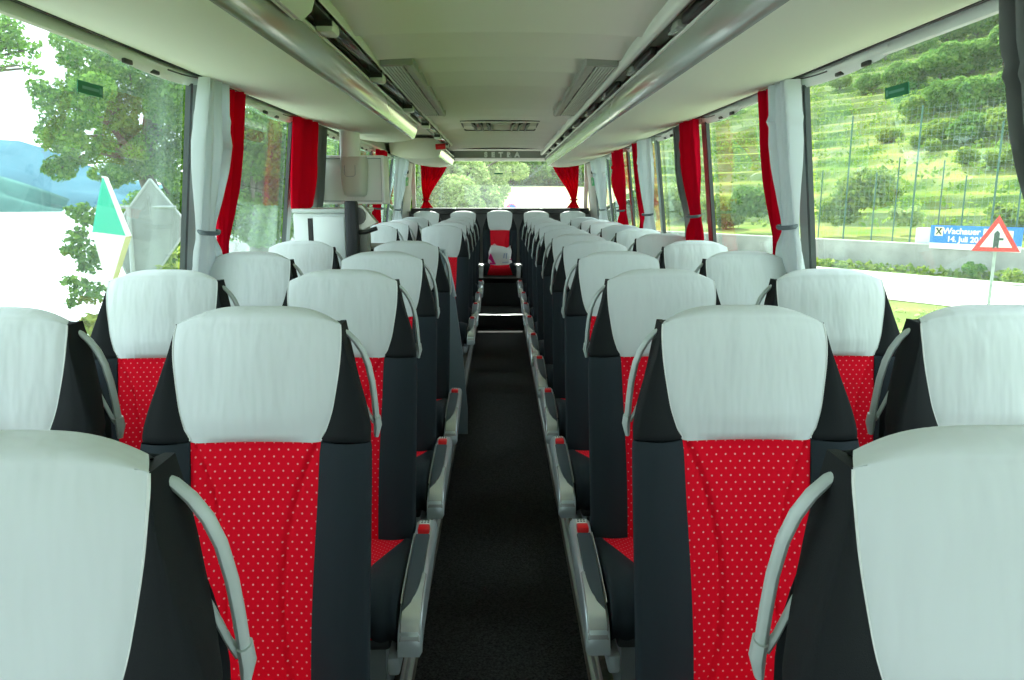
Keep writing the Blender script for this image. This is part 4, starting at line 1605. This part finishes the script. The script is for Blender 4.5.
bush('bush', 868, 190, 36, 1.75, 3000, 0.13, LG1, 'large bright green bush on the bank behind the wall', 21)
bush('bush', 836, 214, 36, 1.1, 1600, 0.11, LG1, 'bright bush at the foot of the nearest right post', 22)
bush('bush', 905, 218, 36, 0.9, 1000, 0.11, LG5, 'pale low bush left of the utility box', 23)
bush('bush', 1010, 224, 33, 1.3, 1600, 0.12, LG1, 'green bush behind the triangular sign', 24)
bush('bush', 974, 270, 25.5, 0.42, 500, 0.08, LG2, 'small dark bush growing at the wall foot', 25)
bush('bush', 948, 276, 26.5, 0.30, 300, 0.07, LG1, 'low weeds left of the small bush at the wall foot', 26)
bush('bush', 1012, 276, 23.5, 0.36, 300, 0.07, LG1, 'low weeds right of the sign pole at the wall foot', 27)
bush('bush', 720, 215, 44, 1.8, 2200, 0.15, LG1, 'yellow-green bush beyond the second right window', 28)
bush('bush', 757, 205, 40, 1.6, 2200, 0.14, LG4, 'green bush beyond the nearest right pale curtain', 29)
bush('bush', 680, 205, 52, 2.0, 2000, 0.17, LG5, 'pale bush beyond the second right red curtain', 30)
bush('bush', 645, 205, 60, 2.4, 2000, 0.2, LG4, 'green bush beyond the third right window', 31)
o = leaf_mesh('grass_tufts', [((wall_pt(a_, -0.55).x, wall_pt(a_, -0.55).y, GZ + 0.05), 0.34) for a_ in np.arange(-26, 14, 0.5)], 6000, 0.10, 8, LG1)
tag(o, 'strip of grass along the foot of the concrete wall', 'grass', None, 'stuff')
o = leaf_mesh('meadow_grass', [((x, y, GZ - 0.12), 0.28) for x, y in [(9 + rg.uniform(-2.5, 2.5), 15 + rg.uniform(-4, 3)) for _ in range(160)]], 6000, 0.07, 9, LG5)
tag(o, 'patchy grass on the near side of the road', 'grass', None, 'stuff')

# triangular road sign
c = at(997, 237, 15.6)
sg = thing('road_sign', 'triangular red and white warning sign on a grey pole at the roadside', 'road sign', (c.x, c.y, 0), -math.atan2(c.x, c.y) * 0.9)
r_ = 0.87 / math.sqrt(3)


def tri(r, zc, bev=0.0):
    return [(r * math.sin(2 * PI * k / 3), zc + r * math.cos(2 * PI * k / 3)) for k in range(3)]


zc_ = c.z - 0.05
MB().prism(tri(r_, zc_), 'y', 0.0, 0.02).build('sign_border', SRED, sg, smooth=False)
MB().prism(tri(r_ * 0.66, zc_), 'y', -0.006, 0.0).build('sign_face', SWHITE, sg, smooth=False)
mk = MB()
mk.prism([(-0.055, zc_ - 0.20), (0.0, zc_ - 0.15), (0.045, zc_ - 0.20), (0.045, zc_ + 0.13), (0.0, zc_ + 0.19), (-0.055, zc_ + 0.13)], 'y', -0.010, -0.006)
mk.prism([(0.045, zc_ - 0.02), (0.12, zc_ - 0.02), (0.12, zc_ + 0.03), (0.045, zc_ + 0.03)], 'y', -0.010, -0.006)
mk.build('junction_symbol', SBLACK, sg, smooth=False)
MB().tube([(0, 0.05, GZ), (0, 0.05, zc_ + 0.2)], 0.030, 10).build('sign_pole', GALV, sg)

# round sign behind the rear window
c = at(511.5, 209, 26)
rsn = thing('round_sign', 'round blue no-stopping sign with red rim outside the rear window', 'road sign', (c.x, c.y, 0))


def disc(r, zc, y0, y1, seg=28):
    return MB().prism([(r * math.cos(2 * PI * k / seg), zc + r * math.sin(2 * PI * k / seg)) for k in range(seg)], 'y', y0, y1)


zc_ = c.z
disc(0.19, zc_, 0, 0.02).build('sign_rim', SRED, rsn, smooth=False)
disc(0.155, zc_, -0.006, 0).build('sign_face', SBLUE, rsn, smooth=False)
MB().box(0, -0.009, zc_, 0.30, 0.005, 0.03, 0, Matrix.Rotation(math.radians(45), 3, 'Y')).build('diagonal_bar', SRED, rsn, smooth=False)
MB().tube([(0, 0.04, GZ), (0, 0.04, zc_ + 0.1)], 0.03, 8).build('sign_pole', GALV, rsn)

# navigation boards on the river side (left)
T1 = 9.5
p_t, p_r, p_l, p_b = at(102, 178, T1 + 0.1), at(124, 236, T1 + 0.35), at(92, 232, T1 - 0.25), at(108, 290, T1 + 0.1)
c = (p_t + p_b) / 2
sg = thing('navigation_board', 'diamond board with green upper half and white lower half at the river bank', 'sign board', (0, 0, 0))
nrm = (p_r - p_l).cross(p_t - p_b).normalized()
thk = nrm * 0.05
thk = Vector((0.012, 0.02, 0))


def slab(pts, m, name, par, off=Vector((0, 0, 0)), th=None):
    th = thk if th is None else th
    n = len(pts)
    v = [p + off for p in pts] + [p + off + th for p in pts]
    f = [tuple(range(n)), tuple(range(2 * n - 1, n - 1, -1))] + [(i, (i + 1) % n, n + (i + 1) % n, n + i) for i in range(n)]
    return MB().add(v, f).build(name, m, par, smooth=False)


slab([p_l, p_t, p_r], TEAL, 'green_half', sg)
slab([p_l, p_r, p_b], SWHITE, 'white_half', sg)
e1 = (at(101, 176, T1 + 0.1), at(106, 177, T1 + 0.2), at(130, 236, T1 + 0.5), at(123, 237, T1 + 0.35))
slab(list(e1), SWHITE, 'upper_edge', sg, thk * 0.1)
e2 = (at(124, 237, T1 + 0.35), at(130, 236, T1 + 0.5), at(112, 292, T1 + 0.25), at(107, 291, T1 + 0.1))
slab(list(e2), mat('edge_olive', (0.45, 0.45, 0.18), 0.6), 'lower_edge', sg, thk * 0.1)
pb = at(112, 280, T1 + 0.4)
MB().tube([(pb.x, pb.y, -2.2), (pb.x, pb.y, p_b.z + 0.3)], 0.04, 8).build('board_post', GALV, sg)

T2 = 10.6
q_t, q_r, q_b, q_l = at(150, 179, T2), at(189, 226, T2 + 0.2), at(139, 300, T2), at(109, 236, T2 - 0.2)
sg2 = thing('navigation_board', 'grey back of a large diamond board with framing bars at the river bank', 'sign board', (0, 0, 0))
thk = Vector((-0.02, 0.03, 0))
BACK = mat('board_back', (0.22, 0.25, 0.25), 0.5, metal=0.2, var=(3, 0.18))
slab([q_t, q_r, q_b, q_l], BACK, 'board_plate', sg2)
BAR = mat('board_bar', (0.36, 0.40, 0.40), 0.4, metal=0.3)
ring = [q_t, q_r, q_b, q_l]
mb = MB()
for i in range(4):
    mb.tube([ring[i], ring[(i + 1) % 4]], 0.018, 6)
mb.build('edge_frame', BAR, sg2)
m1, m2 = at(116, 207, T2 - 0.05), at(176, 207, T2 + 0.1)
MB().tube([m1, m2], 0.024, 6).build('cross_bar', BAR, sg2)
m1, m2 = at(128, 205, T2 - 0.1), at(131, 292, T2 - 0.1)
MB().tube([m1, (m2.x, m2.y, -2.0)], 0.035, 8).build('board_post', BAR, sg2)

# river-side trees
def big_tree(name, label, trunk, blobs, n, leaf, m, seed):
    t = thing(name, label, 'tree', (trunk[0][0], trunk[0][1], trunk[0][2]))
    base = Vector(trunk[0])
    c = leaf_mesh('crown', [(tuple(Vector(b[0]) - base), b[1]) for b in blobs], n, leaf, seed, m, t)
    mb = MB()
    r0 = trunk[1]
    pts = [Vector(p) - base for p in trunk[2]]
    k = len(pts)
    mb.tube(pts, [r0 * (1 - 0.65 * i / (k - 1)) for i in range(k)], 10)
    for b in blobs[::2]:
        e = Vector(b[0]) - base
        st = pts[-2]
        mid = st.lerp(e, 0.5) + Vector((0, 0, 0.25))
        mb.tube([st, mid, e], [r0 * 0.28, r0 * 0.17, r0 * 0.05], 6)
    mb.build('trunk', BARK, t)
    return t


def pixblobs(lst, seed=1):
    rg = random.Random(seed)
    out = []
    for px, py, t, r in lst:
        p = at(px, py, t)
        out.append((tuple(p), r))
        for k in range(3):
            out.append(((p.x + rg.uniform(-1, 1) * r, p.y + rg.uniform(-1, 1) * r, p.z + rg.uniform(-.7, .7) * r), r * rg.uniform(.35, .6)))
    return out


TB = 16
bl1 = pixblobs([(95, 60, 14, 0.50), (130, 75, 15, 0.62), (165, 100, 15, 0.60), (70, 105, 13, 0.55), (110, 110, 15, 0.55), (60, 135, 13, 0.40), (80, 150, 13.5, 0.36), (60, 168, 13, 0.28),
                (150, 150, 16, 0.65), (175, 165, 16, 0.55), (125, 165, 16, 0.5), (180, 70, 15, 0.6), (150, 210, 17, 0.6), (180, 215, 17, 0.6), (165, 255, 17, 0.6), (185, 120, 16, .55), (95, 85, 15, .4)], 4)
b0 = at(168, 280, 17)
big_tree('river_tree', 'large leafy tree spreading over the river bank outside the nearest left window', ((b0.x, b0.y, -2.0), 0.28, [(b0.x, b0.y, -2.0), (b0.x + 0.1, b0.y, 0.6), (b0.x - 0.2, b0.y - 0.4, 2.2), (b0.x - 0.6, b0.y - 0.8, 3.4)]), bl1, 46000, 0.042, LG2, 31)
bl2 = pixblobs([(10, 40, 9, 0.18), (27, 50, 9, 0.15), (30, 68, 9, 0.10), (3, 30, 9, 0.22), (-20, 40, 9, 0.45), (-60, 60, 9.5, .6)], 6)
b0 = at(-120, 200, 10)
big_tree('river_tree', 'tree whose small leafy twig hangs into the top left corner', ((b0.x, b0.y, -2.0), 0.2, [(b0.x, b0.y, -2.0), (b0.x, b0.y, 1.0), (b0.x + 0.3, b0.y, 2.4), (b0.x + 0.8, b0.y, 3.2)]), bl2, 4200, 0.030, LG2, 32)
bl3 = pixblobs([(245, 120, 20, 1.0), (265, 150, 21, 1.1), (240, 170, 21, 1.0), (285, 135, 22, 1.2), (300, 170, 22, 1.2), (230, 135, 20, 0.9), (260, 190, 22, 1.2), (330, 150, 24, 1.4), (345, 190, 24, 1.4), (300, 210, 22, 1.1), (240, 215, 20, 0.9), (265, 225, 20, .8)], 8)
b0 = at(262, 240, 21)
big_tree('river_tree', 'dense tree outside the second left window', ((b0.x, b0.y, -2.0), 0.4, [(b0.x, b0.y, -2.0), (b0.x, b0.y, 1.0), (b0.x - 0.1, b0.y, 2.6), (b0.x + 0.2, b0.y, 4.2)]), bl3, 45000, 0.07, LG2, 33)
bl4 = pixblobs([(395, 165, 30, 1.5), (385, 190, 30, 1.5), (410, 180, 32, 1.5), (370, 200, 30, 1.4), (400, 205, 30, 1.2), (420, 160, 34, 1.6)], 9)
b0 = at(392, 220, 30)
big_tree('river_tree', 'tree outside the rear left windows beyond the monitor', ((b0.x, b0.y, -2.0), 0.3, [(b0.x, b0.y, -2.0), (b0.x, b0.y, 1.0), (b0.x, b0.y, 2.5), (b0.x, b0.y, 3.6)]), bl4, 16000, 0.11, LG2, 34)
bl5 = pixblobs([(86, 215, 12.2, 0.22), (84, 250, 12.2, 0.24), (78, 235, 12.0, 0.17), (92, 262, 12.4, 0.24), (74, 212, 12, .13), (88, 292, 12.4, 0.28)], 11)
o = leaf_mesh('bush', bl5, 1500, 0.05, 35, LG2)
tag(o, 'sparse green bush growing behind the green and white diamond board', 'bush')
bl6 = pixblobs([(150, 300, 10.5, 0.4), (185, 290, 11, 0.5), (170, 265, 11, 0.4), (125, 330, 10, .4), (100, 335, 9.5, .35)], 12)
o = leaf_mesh('bush', bl6, 2200, 0.06, 36, LG1)
tag(o, 'green bush at the foot of the large grey diamond board', 'bush')

# trees behind the rear window
bl7 = pixblobs([(445, 172, 34, 1.1), (465, 178, 34, 1.2), (488, 172, 36, 1.1), (455, 195, 32, 1.1), (480, 198, 34, 1.1), (495, 190, 38, 0.8), (470, 160, 36, 1.1), (500, 165, 40, 1.0), (440, 200, 32, 1.0)], 14)
b0 = at(470, 210, 34)
big_tree('meadow_tree', 'pale leafy tree filling the left half of the rear window', ((b0.x, b0.y, GZ), 0.3, [(b0.x, b0.y, GZ), (b0.x, b0.y, 0.8), (b0.x, b0.y, 2.0), (b0.x, b0.y, 3.0)]), bl7, 26000, 0.095, LG5, 37)
k = 0
for px in range(495, 600, 17):
    p = at(px, 171, 78)
    o = dup(HT[0], (p.x, p.y, p.z - 2.2), random.uniform(0, 6), 'green tree in the row closing the meadow behind the bus', 'row of trees behind the meadow')
    o.scale = (0.72,) * 3
    k += 1

# pale sloping meadow behind the bus
MEAD = mat('pale_meadow', (0.42, 0.43, 0.22), 0.9, spec=0.1, var=(0.25, 0.2))
p1, p2, p3, p4 = at(430, 211, 36), at(600, 211, 36), at(640, 186, 76), at(400, 186, 76)
flat_poly('field', [tuple(p1), tuple(p2), tuple(p3), tuple(p4)], MEAD, 'pale dry meadow behind the bus')
flat_poly('ground_verge', [(p1.x, p1.y, p1.z), (p2.x, p2.y, p2.z), (p2.x, p2.y - 6, GZ), (p1.x, p1.y - 6, GZ)], GRASSG, 'grassy verge in front of the meadow')

# ================================================================== LIGHT, WORLD, CAMERA
w = bpy.data.worlds.new('World')
scene.world = w
w.use_nodes = True
n = w.node_tree.nodes
l = w.node_tree.links
n.clear()
out = n.new('ShaderNodeOutputWorld')
bg = n.new('ShaderNodeBackground')
bg.inputs['Color'].default_value = (0.83, 0.955, 1.0, 1)
bg.inputs['Strength'].default_value = 1.0
l.new(bg.outputs[0], out.inputs['Surface'])

sun = bpy.data.lights.new('sun', 'SUN')
sun.energy = 4.3
sun.angle = math.radians(0.6)
sun.color = (1.0, 0.96, 0.86)
so = link(bpy.data.objects.new('sun', sun))
dirv = Vector((-0.012, -1.0, -0.985))      # direction the light travels
so.rotation_euler = dirv.to_track_quat('-Z', 'Y').to_euler()

cam = bpy.data.cameras.new('camera')
cam.sensor_width = 36
cam.lens = F / 1024 * 36
cam.clip_end = 2000
cam.clip_start = 0.05
co = link(bpy.data.objects.new('camera', cam))
co.location = (0, 0, ZC)
co.rotation_euler = (PI / 2 - PITCH, 0, -YAW)
scene.camera = co

scene.view_settings.view_transform = 'Standard'
scene.view_settings.look = 'None'
scene.view_settings.gamma = 1
scene.view_settings.use_curve_mapping = False
scene.view_settings.exposure = 1.70
scene.cycles.max_bounces = 10
scene.cycles.diffuse_bounces = 6
scene.cycles.transparent_max_bounces = 16
scene.cycles.use_denoising = True
scene.cycles.sample_clamp_indirect = 6.0
